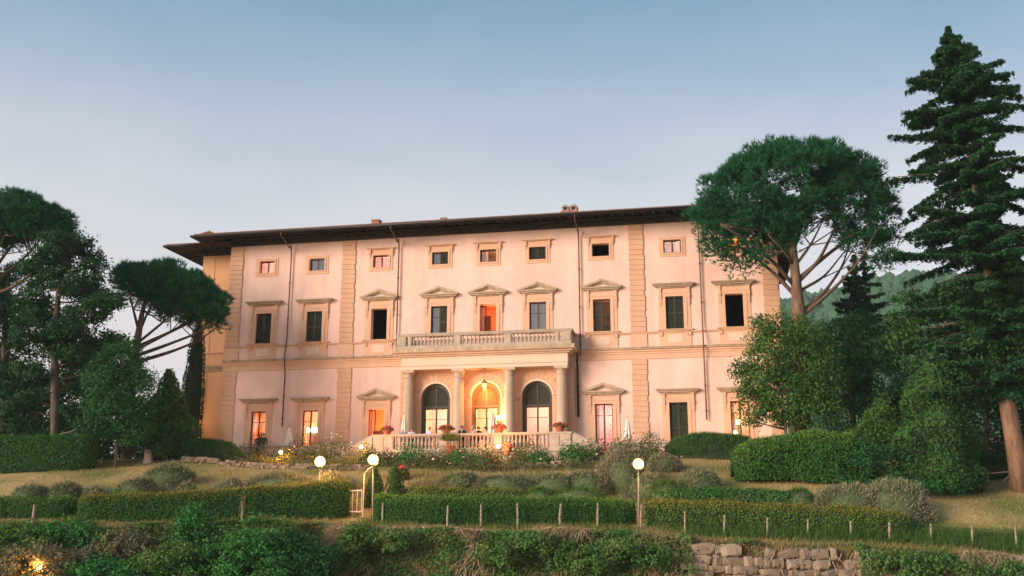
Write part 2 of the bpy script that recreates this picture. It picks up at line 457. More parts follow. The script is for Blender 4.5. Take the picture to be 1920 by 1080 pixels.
mt['shirt_white'] = M('white_shirt', (0.80, 0.76, 0.76), 0.85, 0.05, 6)
mt['shirt_lilac'] = M('lilac_shirt', (0.62, 0.55, 0.66), 0.85, 0.05, 6)
mt['suit_black'] = M('black_cloth', (0.016, 0.015, 0.018), 0.8, 0.1, 6)
mt['suit_navy'] = M('navy_cloth', (0.035, 0.045, 0.065), 0.8, 0.1, 6)
mt['dress_wine'] = M('wine_cloth', (0.16, 0.035, 0.04), 0.8, 0.1, 6)
mt['dress_rose'] = M('rose_cloth', (0.70, 0.46, 0.40), 0.8, 0.05, 6)
mt['grey_cloth'] = M('grey_cloth', (0.30, 0.28, 0.28), 0.8, 0.05, 6)
mt['hair_dark'] = M('dark_hair', (0.03, 0.018, 0.012), 0.6, 0.2, 20)
mt['hair_blond'] = M('blond_hair', (0.42, 0.25, 0.11), 0.6, 0.2, 20)
mt['hair_grey'] = M('grey_hair', (0.30, 0.26, 0.23), 0.6, 0.2, 20)
mt['eye'] = M('eye_dark', (0.02, 0.012, 0.01), 0.3, 0.1, 5)

# ------------------------------------------------------------------ terrain
def tps_fit(P, z, lam):
    n = len(P)
    d = np.linalg.norm(P[:, None] - P[None], axis=2)
    K = np.where(d > 0, d * d * np.log(np.maximum(d, 1e-9)), 0) + lam * np.eye(n)
    A = np.zeros((n + 3, n + 3)); A[:n, :n] = K; A[:n, n] = 1; A[:n, n + 1:] = P; A[n, :n] = 1; A[n + 1:, :n] = P.T
    return np.linalg.solve(A, np.concatenate([z, [0, 0, 0]]))

LIP = [(0, 992, 45.2), (200, 992, 45.2), (450, 988, 45.6), (560, 988, 45.8), (600, 986, 46.6), (640, 992, 45.0), (840, 999, 44.3), (1050, 1000, 44.1), (1200, 1006, 43.7),
       (1400, 1021, 43.1), (1600, 1029, 42.7), (1750, 1036, 42.4), (1905, 1052, 42.1)]
CTRL = LIP + [(700, 987, 45.9), (840, 993, 45.5), (970, 993, 45.3), (1120, 991, 45.2), (1200, 994, 45.0), (1350, 1008, 44.6), (1515, 1011, 44.2), (1700, 1018, 43.8), (1903, 1036, 43.4),
    (650, 973, 47.5), (170, 977, 46.5), (400, 974, 47.0), (600, 964, 47.5), (0, 970, 47.5), (120, 970, 47.5),
    (60, 928, 51.0), (300, 908, 52.5), (500, 908, 53.0), (100, 888, 55.0), (300, 871, 58.0), (200, 877, 57.0),
    (340, 866, 58.5), (470, 877, 58.0), (600, 880, 56.5), (700, 882, 55.5), (290, 862, 60.0), (450, 864, 60.5),
    (1000, 918, 49.5), (860, 912, 50.5), (1000, 887, 53.5), (900, 892, 53.0), (1050, 875, 55.5), (1120, 868, 56.5),
    (1350, 946, 47.5), (1500, 950, 47.0), (1320, 870, 55.0), (1300, 857, 57.0), (1330, 857, 57.5),
    (1380, 907, 50.0), (1560, 918, 49.0), (1650, 928, 48.5), (1620, 962, 46.3), (1720, 977, 45.8),
    (1800, 952, 47.0), (1850, 928, 49.5), (1900, 967, 46.3), (1915, 921, 50.0), (1840, 890, 54.0), (1750, 905, 53.0)]
pp = [at(*c) for c in CTRL]
PTS = [(p.x, p.y) for p in pp]; ZS = [p.z for p in pp]
for u, off, z in [(-6, 6, 3.0), (0, 6, 3.0), (6, 6, 3.05), (-12, 3.4, 3.3), (-17, 2.5, 3.5), (-22, 0, 3.7), (12, 2, 3.3), (19, 1.5, 3.6), (25, 0, 3.7), (-19, -10, 3.7), (19, -10, 3.8), (0, -10, 3.7),
                  (-30, -10, 3.8), (30, -10, 4.5), (-22, -22, 4), (0, -24, 4), (22, -22, 5), (-40, 2, 3.2), (38, 4, 3.6)]:
    p = fw(u, off, z); PTS.append((p.x, p.y)); ZS.append(z)
PTS = np.array(PTS); ZS = np.array(ZS)
TW = tps_fit(PTS, ZS, 0.6)
lipx = np.array([at(*c).x for c in LIP]); lipy = np.array([c[2] for c in LIP])
FLOOR = -3.6
def terr(X, Y):
    X = np.asarray(X, float); Y = np.asarray(Y, float)
    sh = X.shape
    q = np.stack([np.clip(X, -45, 45).ravel(), np.clip(Y, 41, 88).ravel()], 1)
    d = np.linalg.norm(q[:, None] - PTS[None], axis=2)
    z = np.where(d > 0, d * d * np.log(np.maximum(d, 1e-9)), 0) @ TW[:-3] + TW[-3] + q @ TW[-2:]
    z = np.clip(z, -2.2, 6.0).reshape(sh)
    ly = np.interp(X, lipx, lipy)
    t = np.clip((ly - Y) / 0.9, 0, 1)
    t = t * t * (3 - 2 * t)
    lump = 0.10 * np.sin(X * 0.9 + 0.7 * Y) + 0.07 * np.sin(X * 2.3 - Y * 1.1)
    z = z + 0.04 * np.sin(X * 1.3 + Y * 2.1) * np.clip((ly + 2 - Y) / 2, 0, 1)
    return z * (1 - t) + (FLOOR + lump) * t
def tz(x, y):
    return float(terr(np.array([x]), np.array([y]))[0])
def on(px, py, Y):
    """ground point below the pixel, at depth Y"""
    p = at(px, py, Y); return Vector((p.x, p.y, tz(p.x, p.y)))

def ground_mat():
    m = bpy.data.materials.new('ground'); m.use_nodes = True
    t = m.node_tree; n = t.nodes; p = n['Principled BSDF']; p.inputs['Roughness'].default_value = 0.95; p.inputs['Specular IOR Level'].default_value = 0.15
    tc = n.new('ShaderNodeTexCoord')
    def noise(s, d=6):
        z = n.new('ShaderNodeTexNoise'); z.inputs['Scale'].default_value = s; z.inputs['Detail'].default_value = d
        t.links.new(tc.outputs['Object'], z.inputs['Vector']); return z
    def ramp(z, a, b, p0, p1):
        r = n.new('ShaderNodeValToRGB'); r.color_ramp.elements[0].color = (*a, 1); r.color_ramp.elements[1].color = (*b, 1)
        r.color_ramp.elements[0].position = p0; r.color_ramp.elements[1].position = p1
        t.links.new(z.outputs['Fac'], r.inputs['Fac']); return r
    a = ramp(noise(0.35), (0.20, 0.22, 0.065), (0.50, 0.36, 0.165), 0.35, 0.60)
    b = ramp(noise(9.0), (0.55, 0.55, 0.5), (1.15, 1.1, 1.0), 0.3, 0.7)
    mx = n.new('ShaderNodeMix'); mx.data_type = 'RGBA'; mx.blend_type = 'MULTIPLY'; mx.inputs['Factor'].default_value = 1
    t.links.new(a.outputs['Color'], mx.inputs['A']); t.links.new(b.outputs['Color'], mx.inputs['B'])
    g = n.new('ShaderNodeNewGeometry'); sx = n.new('ShaderNodeSeparateXYZ'); t.links.new(g.outputs['Normal'], sx.inputs[0])
    rg = n.new('ShaderNodeMapRange'); rg.inputs['From Min'].default_value = 0.55; rg.inputs['From Max'].default_value = 0.85
    t.links.new(sx.outputs['Z'], rg.inputs['Value'])
    m2 = n.new('ShaderNodeMix'); m2.data_type = 'RGBA'; m2.inputs['A'].default_value = (0.13, 0.085, 0.05, 1)
    t.links.new(rg.outputs['Result'], m2.inputs['Factor']); t.links.new(mx.outputs['Result'], m2.inputs['B'])
    t.links.new(m2.outputs['Result'], p.inputs['Base Color'])
    bp = n.new('ShaderNodeBump'); bp.inputs['Strength'].default_value = 0.6; bp.inputs['Distance'].default_value = 0.05
    t.links.new(noise(14).outputs['Fac'], bp.inputs['Height']); t.links.new(bp.outputs['Normal'], p.inputs['Normal'])
    return m
mt['ground'] = ground_mat()

gx = np.concatenate([np.linspace(-900, -60, 10)[:-1], np.linspace(-60, -34, 14)[:-1], np.arange(-34, 34, 0.35), np.linspace(34, 60, 14), np.linspace(60, 900, 10)[1:]])
gy = np.concatenate([np.linspace(-300, 30, 12)[:-1], np.linspace(30, 40, 6)[:-1], np.arange(40, 48, 0.22), np.arange(48, 66, 0.4), np.linspace(66, 90, 14), np.linspace(90, 1400, 12)[1:]])
GX, GY = np.meshgrid(gx, gy, indexing='ij')
GZ = terr(GX, GY)
e = grid_extra(np.stack([GX, GY, GZ], 2), 0)
gme = mesh_np('ground', np.zeros((0, 3)), 3, mt['ground'], e)
gme.polygons.foreach_set('use_smooth', [True] * len(gme.polygons))
tag(inst('ground', gme), kind='structure')

# the wooded hill beyond, right of the villa
def hill_z(X, Y):
    b = X / Y                                    # bearing; the ridge climbs to the right
    ridge = np.interp(b, [0.02, 0.12, 0.22, 0.27, 0.33, 0.38, 0.43, 0.60, 0.9], [25, 60, 112, 130, 141, 154, 164, 165, 120])
    t = np.clip((Y - 260) / 440, 0, 1); t = t * t * (3 - 2 * t)
    bk = np.clip((Y - 760) / 500, 0, 1)
    return 3 + ridge * t * (1 - 0.5 * bk) + 7 * np.sin(X * 0.021 + 1) * np.sin(Y * 0.017) * t
hx = np.linspace(20, 900, 70); hy = np.linspace(240, 1200, 60)
HX, HY = np.meshgrid(hx, hy, indexing='ij')
hme = mesh_np('hill', np.zeros((0, 3)), 3, mt['far_wood'], grid_extra(np.stack([HX, HY, hill_z(HX, HY)], 2), 0))
tag(inst('hill', hme), kind='structure')
def far_wood():
    bm = bmesh.new(); bmesh.ops.create_icosphere(bm, subdivisions=1, radius=1.0)
    bm.verts.ensure_lookup_table()
    bv = np.array([v.co[:] for v in bm.verts]); bf = np.array([[v.index for v in f.verts] for f in bm.faces]); bm.free()
    n = 5200
    Y = rng.uniform(360, 820, n); b = rng.uniform(0.12, 0.86, n); X = b * Y
    Z = hill_z(X, Y)
    out = []
    for i in range(n):
        s = rng.uniform(2.2, 4.6)
        v = bv * (1 + 0.3 * wob(bv * 2.2, 1.0, i * 0.37)[:, None]) * s * np.array([1, 1, rng.uniform(0.9, 1.5)])
        out.append((v + [X[i], Y[i], Z[i] + s * 0.5])[bf].reshape(-1, 3))
    tag(inst('far_wood', mesh_np('far_wood', np.concatenate(out), 3, mt['far_wood'])), kind='stuff')
far_wood()

# ------------------------------------------------------------------ the villa
VO = fw(0, 0, 0)
villa = empty('villa', VO, -YAW, 'pale pink three storey villa with peach stone quoins, wide dark eaves and a columned porch', 'villa')
CEN = [-16.23, -12.43, -7.69, -3.41, 0.0, 3.41, 7.69, 12.43, 16.23]
HW = 0.572
ZW, HWIN = 11.74, 2.18
ZD, HD = 3.78, 3.23
ZT, HT = 16.87, 0.88
GROUND = 3.0
openings = []
for c in CEN:
    openings.append((c - HW, c + HW, ZW, ZW + HWIN)); openings.append((c - HW, c + HW, ZT, ZT + HT))
for i in (0, 1, 2, 6, 7, 8):
    openings.append((CEN[i] - HW, CEN[i] + HW, ZD, ZD + HD))
for c in (-3.41, 0, 3.41):
    openings.append((c - 1.1, c + 1.1, ZD, 8.75))

def wall_sheet(mb, u0, u1, z0, z1, ops, depth, y=0.0):
    us = sorted({u0, u1, *[o[0] for o in ops], *[o[1] for o in ops]}); zs = sorted({z0, z1, *[o[2] for o in ops], *[o[3] for o in ops]})
    for a, b in zip(us[:-1], us[1:]):
        for c, d in zip(zs[:-1], zs[1:]):
            mu, mz = (a + b) / 2, (c + d) / 2
            if any(o[0] < mu < o[1] and o[2] < mz < o[3] for o in ops): continue
            mb.quad((a, y, c), (b, y, c), (b, y, d), (a, y, d))
    for a, b, c, d in ops:
        mb.quad((a, y, c), (a, y, d), (a, y + depth, d), (a, y + depth, c))
        mb.quad((b, y, d), (b, y, c), (b, y + depth, c), (b, y + depth, d))
        mb.quad((a, y, d), (b, y, d), (b, y + depth, d), (a, y + depth, d))
        mb.quad((b, y, c), (a, y, c), (a, y + depth, c), (b, y + depth, c))

DEEP = 19.0
mb = MB(); wall_sheet(mb, -19.1, 19.1, GROUND, 19.5, openings, 0.42)
mb.build('front_wall', mt['stucco'], villa)
mb = MB()
mb.quad((19.1, 0, GROUND), (19.1, DEEP, GROUND), (19.1, DEEP, 19.5), (19.1, 0, 19.5))
mb.quad((19.1, DEEP, GROUND), (-19.1, DEEP, GROUND), (-19.1, DEEP, 19.5), (19.1, DEEP, 19.5))
mb.quad((-19.1, DEEP, GROUND), (-19.1, 0, GROUND), (-19.1, 0, 19.5), (-19.1, DEEP, 19.5))
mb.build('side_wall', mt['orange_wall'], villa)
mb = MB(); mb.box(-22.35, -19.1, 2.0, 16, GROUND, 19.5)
mb.build('wing_wall', mt['orange_wall'], villa)

# horizontal mouldings
def steps(mb, x0, x1, rows, y=0.0):
    for z0, z1, pr, ex in rows:
        mb.box(x0 - ex, x1 + ex, y - pr, y + 0.01, z0, z1)
mb = MB()
for a, b in ((-19.12, -5.9), (5.9, 19.12)):
    mb = MB(); steps(mb, a, b, [(10.20, 10.34, 0.09, 0.0), (10.34, 10.48, 0.15, 0.0)]); sc = mb.build('string_course', mt['peach'], villa)
    mb = MB(); steps(mb, a, b, [(10.482, 10.57, 0.24, 0.0), (10.57, 10.62, 0.28, 0.0)]); mb.build('coping', mt['grey_stone'], sc)
mb = MB()
steps(mb, -22.4, -19.2, [(10.20, 10.36, 0.09, 0.0), (10.36, 10.48, 0.17, 0.05), (10.48, 10.58, 0.26, 0.1), (10.58, 10.63, 0.30, 0.15)], 2.0)
mb.build('string_course', mt['grey_stone'], villa)
for a, b in ((-19.11, -5.9), (5.9, 19.11)):
    mb = MB(); steps(mb, a, b, [(9.86, 10.2, 0.05, 0.0)]); mb.build('ground_frieze', mt['peach'], villa)
mb = MB()
steps(mb, -19.14, 19.14, [(11.50, 11.56, 0.07, 0.0), (11.56, 11.62, 0.12, 0.0)])
steps(mb, -22.4, -19.2, [(11.50, 11.56, 0.07, 0.0), (11.56, 11.62, 0.12, 0.04)], 2.0)
mb.build('sill_band', mt['peach'], villa)
mb = MB()
steps(mb, -19.13, 19.13, [(18.95, 19.15, 0.12, 0.0), (19.15, 19.4, 0.22, 0.0)])
steps(mb, -22.4, -19.2, [(18.95, 19.15, 0.12, 0.02), (19.15, 19.4, 0.22, 0.06)], 2.0)
mb.build('eaves_cornice', mt['rafter'], villa)
mb = MB()
edges = sorted([-19.15, -5.85] + [CEN[i] + s * 1.04 for i in (0, 1, 2) for s in (-1, 1)])
for a, b in zip(edges[::2], edges[1::2]):
    for x0, x1 in ((a, b), (-b, -a)):
        mb = MB(); steps(mb, x0, x1, [(GROUND, 4.62, 0.07, 0), (4.62, 4.74, 0.11, 0)]); mb.build('plinth', mt['panel'], villa)

# rusticated pilasters: backing + one stone after another
BH = 0.3425
mb = MB(); mb.box(-0.5, 0.5, -0.075, -0.028, 0.014, BH - 0.014); blk_a = mb.mesh('quoin_block', mt['block'])
mb = MB(); mb.box(-0.44, 0.5, -0.068, -0.028, 0.014, BH - 0.014); blk_b = mb.mesh('quoin_block', mt['block'])
mb = MB(); mb.box(-0.5, 0.44, -0.072, -0.028, 0.014, BH - 0.014); blk_c = mb.mesh('quoin_block', mt['block'])
for c in (-18.57, -10.05, 10.05, 18.57):
    mb = MB()
    mb.box(c - 0.49, c + 0.49, -0.03, 0.01, 11.625, 18.95); mb.box(c - 0.49, c + 0.49, -0.03, 0.01, 4.745, 9.855)
    mb.box(c - 0.56, c + 0.56, -0.06, 0.01, 10.64, 11.495)
    pil = mb.build('pilaster', mt['peach'], villa)
    for z0, n in ((11.64, 21), (4.76, 15)):
        hh = (7.28 if n == 21 else 5.08) / n
        for k in range(n):
            inst('quoin_block', (blk_a, blk_b, blk_a, blk_c)[k % 4], pil, (c, 0, z0 + k * hh), (0, 0, 0), (1, 1, hh / BH))
# the same courses go round on to the wing
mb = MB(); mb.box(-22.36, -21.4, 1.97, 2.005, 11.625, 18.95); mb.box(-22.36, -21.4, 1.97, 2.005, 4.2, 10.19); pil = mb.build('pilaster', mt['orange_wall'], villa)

# ---- windows
def surround_mesh(H):
    mb = MB()
    for s in (-1, 1):
        a, b = sorted((s * HW, s * 0.79)); mb.box(a, b, -0.07, 0.01, 0, H)
        a, b = sorted((s * 0.79, s * 1.02)); mb.box(a, b, -0.035, 0.01, 0, H + 0.56)
    mb.box(-0.79, 0.79, -0.07, 0.01, H, H + 0.2)
    mb.box(-0.83, 0.83, -0.095, 0.01, H + 0.2, H + 0.25)
    mb.box(-0.79, 0.79, -0.04, 0.01, H + 0.25, H + 0.56)
    return mb.mesh('window_surround', mt['peach'])
def cornice_mesh(H):
    mb = MB(); steps(mb, -1.1, 1.1, [(H + 0.56, H + 0.64, 0.14, 0.0), (H + 0.64, H + 0.74, 0.24, 0.12), (H + 0.74, H + 0.80, 0.33, 0.24), (H + 0.80, H + 0.85, 0.37, 0.29)])
    return mb.mesh('cornice', mt['grey_stone'])
def pediment_mesh(H):
    mb = MB()
    steps(mb, -1.1, 1.1, [(H + 0.56, H + 0.64, 0.12, 0.0), (H + 0.64, H + 0.74, 0.22, 0.12), (H + 0.74, H + 0.83, 0.30, 0.24)])
    z0, z1 = H + 0.834, H + 1.37
    for s in (-1, 1):
        pts = [(s * 1.40, z0), (s * 1.0, z0), (0, z1 - 0.19), (0, z1)]
        if s > 0: pts = pts[::-1]
        pts = pts if s < 0 else pts
        mb.prism(pts[::-1] if s < 0 else pts[::-1], -0.32, 0.01)
        pts2 = [(s * 1.0, z0), (s * 0.78, z0), (0, z1 - 0.30), (0, z1 - 0.19)]
        mb.prism(pts2, -0.22, 0.01)
    me = mb.mesh('pediment', mt['grey_stone'])
    return me
def fix_normals(me):
    bm = bmesh.new(); bm.from_mesh(me); bmesh.ops.recalc_face_normals(bm, faces=bm.faces); bm.to_mesh(me); bm.free(); return me
def tympanum_mesh(H):
    mb = MB(); mb.prism([(-0.78, H + 0.836), (0.78, H + 0.836), (0, H + 1.07)], -0.10, 0.01); return mb.mesh('tympanum', mt['panel'])
def bracket_mesh(H):
    mb = MB()
    for z0, z1, d in ((H - 0.62, H - 0.5, 0.07), (H - 0.5, H - 0.1, 0.10), (H - 0.1, H + 0.1, 0.14), (H + 0.1, H + 0.5, 0.12), (H + 0.5, H + 0.56, 0.15)):
        w = 0.095 if d < 0.14 else 0.11
        mb.box(-w, w, -d, 0.01, z0, z1)
    return mb.mesh('bracket', mt['peach'])
def sill_mesh():
    mb = MB(); steps(mb, -1.1, 1.1, [(-0.12, -0.05, 0.16, 0.0), (-0.05, 0.0, 0.22, 0.06)])
    for s in (-1, 1): mb.box(s * 0.92 - 0.1, s * 0.92 + 0.1, -0.12, 0.01, -0.42, -0.121)
    return mb.mesh('sill', mt['peach'])
def apron_mesh():
    mb = MB(); mb.box(-1.02, 1.02, -0.045, 0.01, -1.10, -0.43); mb.box(-0.79, 0.79, -0.045, 0.01, -0.43, -0.241)
    return mb.mesh('apron', mt['peach'])
def apron_panel_mesh():
    mb = MB(); mb.box(-0.46, 0.46, -0.058, -0.03, -0.86, -0.36); return mb.mesh('apron_panel', mt['panel'])
def attic_surround(corn):
    mb = MB(); H = HT
    for s in (-1, 1):
        a, b = sorted((s * HW, s * 0.69)); mb.box(a, b, -0.07, 0.01, -0.1, H)
        a, b = sorted((s * 0.69, s * 0.86)); mb.box(a, b, -0.035, 0.01, -0.26, H + 0.2)
    mb.box(-0.69, 0.69, -0.072, 0.01, H, H + 0.1); mb.box(-0.57, 0.57, -0.072, 0.01, -0.1, 0.0)
    mb.box(-0.69, 0.69, -0.036, 0.01, H + 0.1, H + 0.2); mb.box(-0.69, 0.69, -0.036, 0.01, -0.26, -0.1)
    if corn:
        mb.box(-0.86, 0.86, -0.03, 0.01, H + 0.2, H + 0.42)
        steps(mb, -0.98, 0.98, [(H + 0.42, H + 0.47, 0.12, 0), (H + 0.47, H + 0.52, 0.2, 0.09)])
        for s in (-1, 1):
            mb.box(s * 0.81 - 0.08, s * 0.81 + 0.08, -0.12, 0.01, H + 0.06, H + 0.42); mb.box(s * 0.81 - 0.06, s * 0.81 + 0.06, -0.08, 0.01, H - 0.12, H + 0.06)
    return mb.mesh('window_surround', mt['peach'])
def shutter_mesh(w, h, m='shutter'):
    """one leaf, hinge side at x = 0, bottom at z = 0"""
    mb = MB(); t = 0.045
    mb.box(0, 0.06, 0, t, 0, h); mb.box(w - 0.06, w, 0, t, 0, h); mb.box(0.06, w - 0.06, 0, t, 0, 0.08); mb.box(0.06, w - 0.06, 0, t, h - 0.08, h)
    if h > 1.4: mb.box(0.06, w - 0.06, 0, t, h / 2 - 0.04, h / 2 + 0.04)
    n = int((h - 0.16) / 0.075)
    for k in range(n):
        z = 0.09 + k * 0.075
        mb.add([(0.06, 0.002, z), (w - 0.06, 0.002, z), (w - 0.06, 0.010, z + 0.012), (0.06, 0.010, z + 0.012), (0.06, 0.040, z + 0.06), (w - 0.06, 0.040, z + 0.06), (w - 0.06, 0.046, z + 0.07), (0.06, 0.046, z + 0.07)],
               [(0, 1, 5, 4), (3, 7, 6, 2), (0, 3, 2, 1), (4, 5, 6, 7), (0, 4, 7, 3), (1, 2, 6, 5)])
    return mb.mesh('shutter', mt[m])
def frame_mesh(w, h, bars, leaf=True):
    """casement frame across -w..w; bars = heights of the glazing bars"""
    mb = MB()
    mb.box(-w, -w + 0.07, 0, 0.07, 0, h); mb.box(w - 0.07, w, 0, 0.07, 0, h); mb.box(-w + 0.07, w - 0.07, 0, 0.07, h - 0.07, h); mb.box(-w + 0.07, w - 0.07, 0, 0.07, 0, 0.09)
    mb.box(-0.055, 0.055, -0.01, 0.06, 0.09, h - 0.07)
    for z in bars:
        mb.box(-w + 0.07, -0.055, 0.01, 0.05, z - 0.018, z + 0.018); mb.box(0.055, w - 0.07, 0.01, 0.05, z - 0.018, z + 0.018)
    return mb.mesh('frame', mt['frame'])
def pane_mesh(w, h):
    mb = MB(); mb.box(0, w, 0.025, 0.031, 0, h); return mb.mesh('pane', mt['glass'])
def curtain_mesh(w, h, m):
    mb = MB(); n = 22
    vs = []; fs = []
    for k in range(n + 1):
        x = w * k / n; y = 0.035 * math.sin(k * 1.9) + 0.015 * math.sin(k * 0.7)
        vs += [(x, y, 0), (x, y, h)]
    for k in range(n):
        a = 2 * k; fs += [(a, a + 2, a + 3, a + 1)]
    mb.add(vs, fs); return mb.mesh('curtain', mt[m], True)
def room_mesh(half, h, depth, m):
    mb = MB()
    x0, x1, y0, y1, z0, z1 = -half, half, 0.015, depth, -0.12, h
    mb.quad((x0, y1, z0), (x0, y1, z1), (x1, y1, z1), (x1, y1, z0)); mb.quad((x0, y0, z0), (x0, y0, z1), (x0, y1, z1), (x0, y1, z0)); mb.quad((x1, y1, z0), (x1, y1, z1), (x1, y0, z1), (x1, y0, z0))
    mb.quad((x0, y0, z0), (x0, y1, z0), (x1, y1, z0), (x1, y0, z0)); mb.quad((x0, y0, z1), (x1, y0, z1), (x1, y1, z1), (x0, y1, z1))
    return mb.mesh('room', mt[m])
def lamp_light(name, loc, power, col, rad, parent=None):
    l = bpy.data.lights.new(name, 'POINT'); l.energy = power * LIT; l.color = col; l.shadow_soft_size = rad
    o = bpy.data.objects.new(name, l); link(o, parent); o.location = loc; o.visible_camera = False; return o

SUR = {}
for key, H in (('W', HWIN), ('D', HD)):
    SUR[key] = dict(sur=surround_mesh(H), cor=cornice_mesh(H), ped=fix_normals(pediment_mesh(H)), tym=tympanum_mesh(H), bra=bracket_mesh(H))
SILL, APRON, APANEL = sill_mesh(), apron_mesh(), apron_panel_mesh()
ATT = {0: attic_surround(False), 1: attic_surround(True)}
SHUT = {'W': shutter_mesh(HW - 0.004, HWIN), 'D': shutter_mesh(HW - 0.004, HD), 'T': shutter_mesh(HW - 0.004, HT)}
FRM = {'W': frame_mesh(HW - 0.002, HWIN, (1.45,)), 'D': frame_mesh(HW - 0.002, HD, (1.0, 2.5)), 'T': frame_mesh(HW - 0.002, HT, ())}
PAN = {'W': pane_mesh(0.448, HWIN - 0.16), 'D': pane_mesh(0.448, HD - 0.16), 'T': pane_mesh(0.448, HT - 0.16)}
HH = {'W': HWIN, 'D': HD, 'T': HT}
ZZ = {'W': ZW, 'D': ZD, 'T': ZT}
WARM = (1.0, 0.58, 0.28)

def window(i, key, state, room=None, lit=0, col=WARM, curtain=None):
    c, H = CEN[i], HH[key]
    pos = (c, 0, ZZ[key])
    ped = (2 <= i <= 6)
    if key == 'T':
        w = inst('window', ATT[1 if ped else 0], villa, pos)
    else:
        w = inst('window', SUR[key]['sur'], villa, pos)
        if ped:
            inst('pediment', SUR[key]['ped'], w); inst('tympanum', SUR[key]['tym'], w)
        else:
            inst('cornice', SUR[key]['cor'], w)
        for s in (-1, 1): inst('bracket', SUR[key]['bra'], w, (s * 0.915, 0, 0))
        if key == 'W' and not 3 <= i <= 5:
            inst('sill', SILL, w); inst('apron', APRON, w); inst('apron_panel', APANEL, w)
    def glass(y=0.20, fr=True):
        if fr: inst('frame', FRM[key], w, (0, y, 0))
        inst('pane', PAN[key], w, (-0.502, y, 0.09)); inst('pane', PAN[key], w, (0.054, y, 0.09))
    def leaf(side, ang, y=0.06, me=None):
        me = me or SHUT[key]
        if side < 0: return inst('shutter', me, w, (-HW + 0.002, y, 0), (0, 0, ang))
        return inst('shutter', me, w, (HW - 0.002, y, 0), (0, 0, -ang), (-1, 1, 1))
    if state == 'shut':
        leaf(-1, 0); leaf(1, 0)
    elif state == 'ajar':
        leaf(-1, R(14)); leaf(1, R(5)); glass()
    elif state == 'half':
        leaf(-1, R(62), 0.05); leaf(1, R(8), 0.04); glass()
    elif state == 'inner':
        leaf(-1, R(70), 0.10); leaf(1, 0, 0.06); glass()
    elif state == 'glass':
        glass()
    elif state == 'open':
        o = inst('casement', FRM_LEAF[key], w, (-HW + 0.01, 0.22, 0.02), (0, 0, R(52)))
    if room:
        half = 1.5
        inst('room', room_mesh(half, H + (0.35 if key != 'T' else 0.2), 3.4 if key != 'T' else 2.4, room), w)
    if curtain:
        m, a, b = curtain
        inst('curtain', curtain_mesh(b - a, H - 0.1, m), w, (a, 0.42, 0.05))
    if lit and key != 'T':
        mb = MB(); mb.box(-1.3, -0.55, 3.30, 3.39, 0.0, 2.05); mb.box(-1.2, -0.65, 3.27, 3.31, 0.15, 0.9); mb.box(-1.2, -0.65, 3.27, 3.31, 1.05, 1.92); inst('inner_door', mb.mesh('inner_door', mt['frame']), w)
        mb = MB(); mb.box(0.0, 0.75, 3.33, 3.39, 1.35, 1.95); mb.box(0.06, 0.69, 3.31, 3.335, 1.41, 1.89); inst('picture', mb.mesh('picture', mt['wood_dark']), w)
        mb = MB(); mb.box(-0.3, 0.9, 2.4, 3.0, 0.0, 0.78); mb.box(-0.35, 0.95, 2.35, 3.05, 0.78, 0.83); inst('sideboard', mb.mesh('sideboard', mt['frame']), w)
        inst('side_curtain', curtain_mesh(0.2, H - 0.08, 'curtain'), w, (-HW + 0.02, 0.40, 0.04))
    if lit:
        lamp_light('room_light', (0.35, 1.5, H * 0.72), lit, col, 0.18, w)
    return w
def leaf_frame(h):
    mb = MB(); w = 0.52
    mb.box(0, 0.06, 0, 0.05, 0, h); mb.box(w - 0.06, w, 0, 0.05, 0, h); mb.box(0.06, w - 0.06, 0, 0.05, 0, 0.08); mb.box(0.06, w - 0.06, 0, 0.05, h - 0.08, h)
    return mb.mesh('casement', mt['frame'])
FRM_LEAF = {k: leaf_frame(HH[k] - 0.04) for k in HH}

# attic row
window(0, 'T', 'glass', 'room_pink', 70, (1, 0.66, 0.45), ('curtain', -0.25, 0.5))
window(1, 'T', 'glass', 'room_dark')
window(2, 'T', 'glass', 'room_pink', 70, (1, 0.66, 0.50), ('curtain_pink', -0.4, 0.5))
window(3, 'T', 'inner', 'room_dark')
window(4, 'T', 'half', 'room_orange', 30)
window(5, 'T', 'shut')
window(6, 'T', 'none', 'room_dark')
window(7, 'T', 'glass', 'room_pale', 45, (1, 0.85, 0.78), ('curtain', -0.5, 0.5))
window(8, 'T', 'open', 'room_orange', 26)
# main floor
window(0, 'W', 'shut'); window(1, 'W', 'shut')
window(2, 'W', 'none', 'room_dark')
window(3, 'W', 'half', 'room_dark', 0, WARM, ('curtain', -0.2, 0.25))
window(4, 'W', 'open', 'room_red', 75)
window(5, 'W', 'glass', 'room_dark', 0, WARM, ('curtain', -0.5, 0.5))
window(6, 'W', 'shut', 'room_red', 22)
window(7, 'W', 'shut')
window(8, 'W', 'none', 'room_dark')
# garden doors
window(0, 'D', 'glass', 'room_orange', 120, WARM, ('curtain', 0.15, 0.5))
window(1, 'D', 'glass', 'room_orange', 170)
window(2, 'D', 'open', 'room_orange', 120)
window(6, 'D', 'glass', 'room_pink', 190, (1, 0.62, 0.50), ('curtain_pink', -0.5, 0.5))
window(7, 'D', 'shut')
window(8, 'D', 'glass', 'room_pale', 190, (1, 0.62, 0.32), ('curtain', -0.5, 0.5))

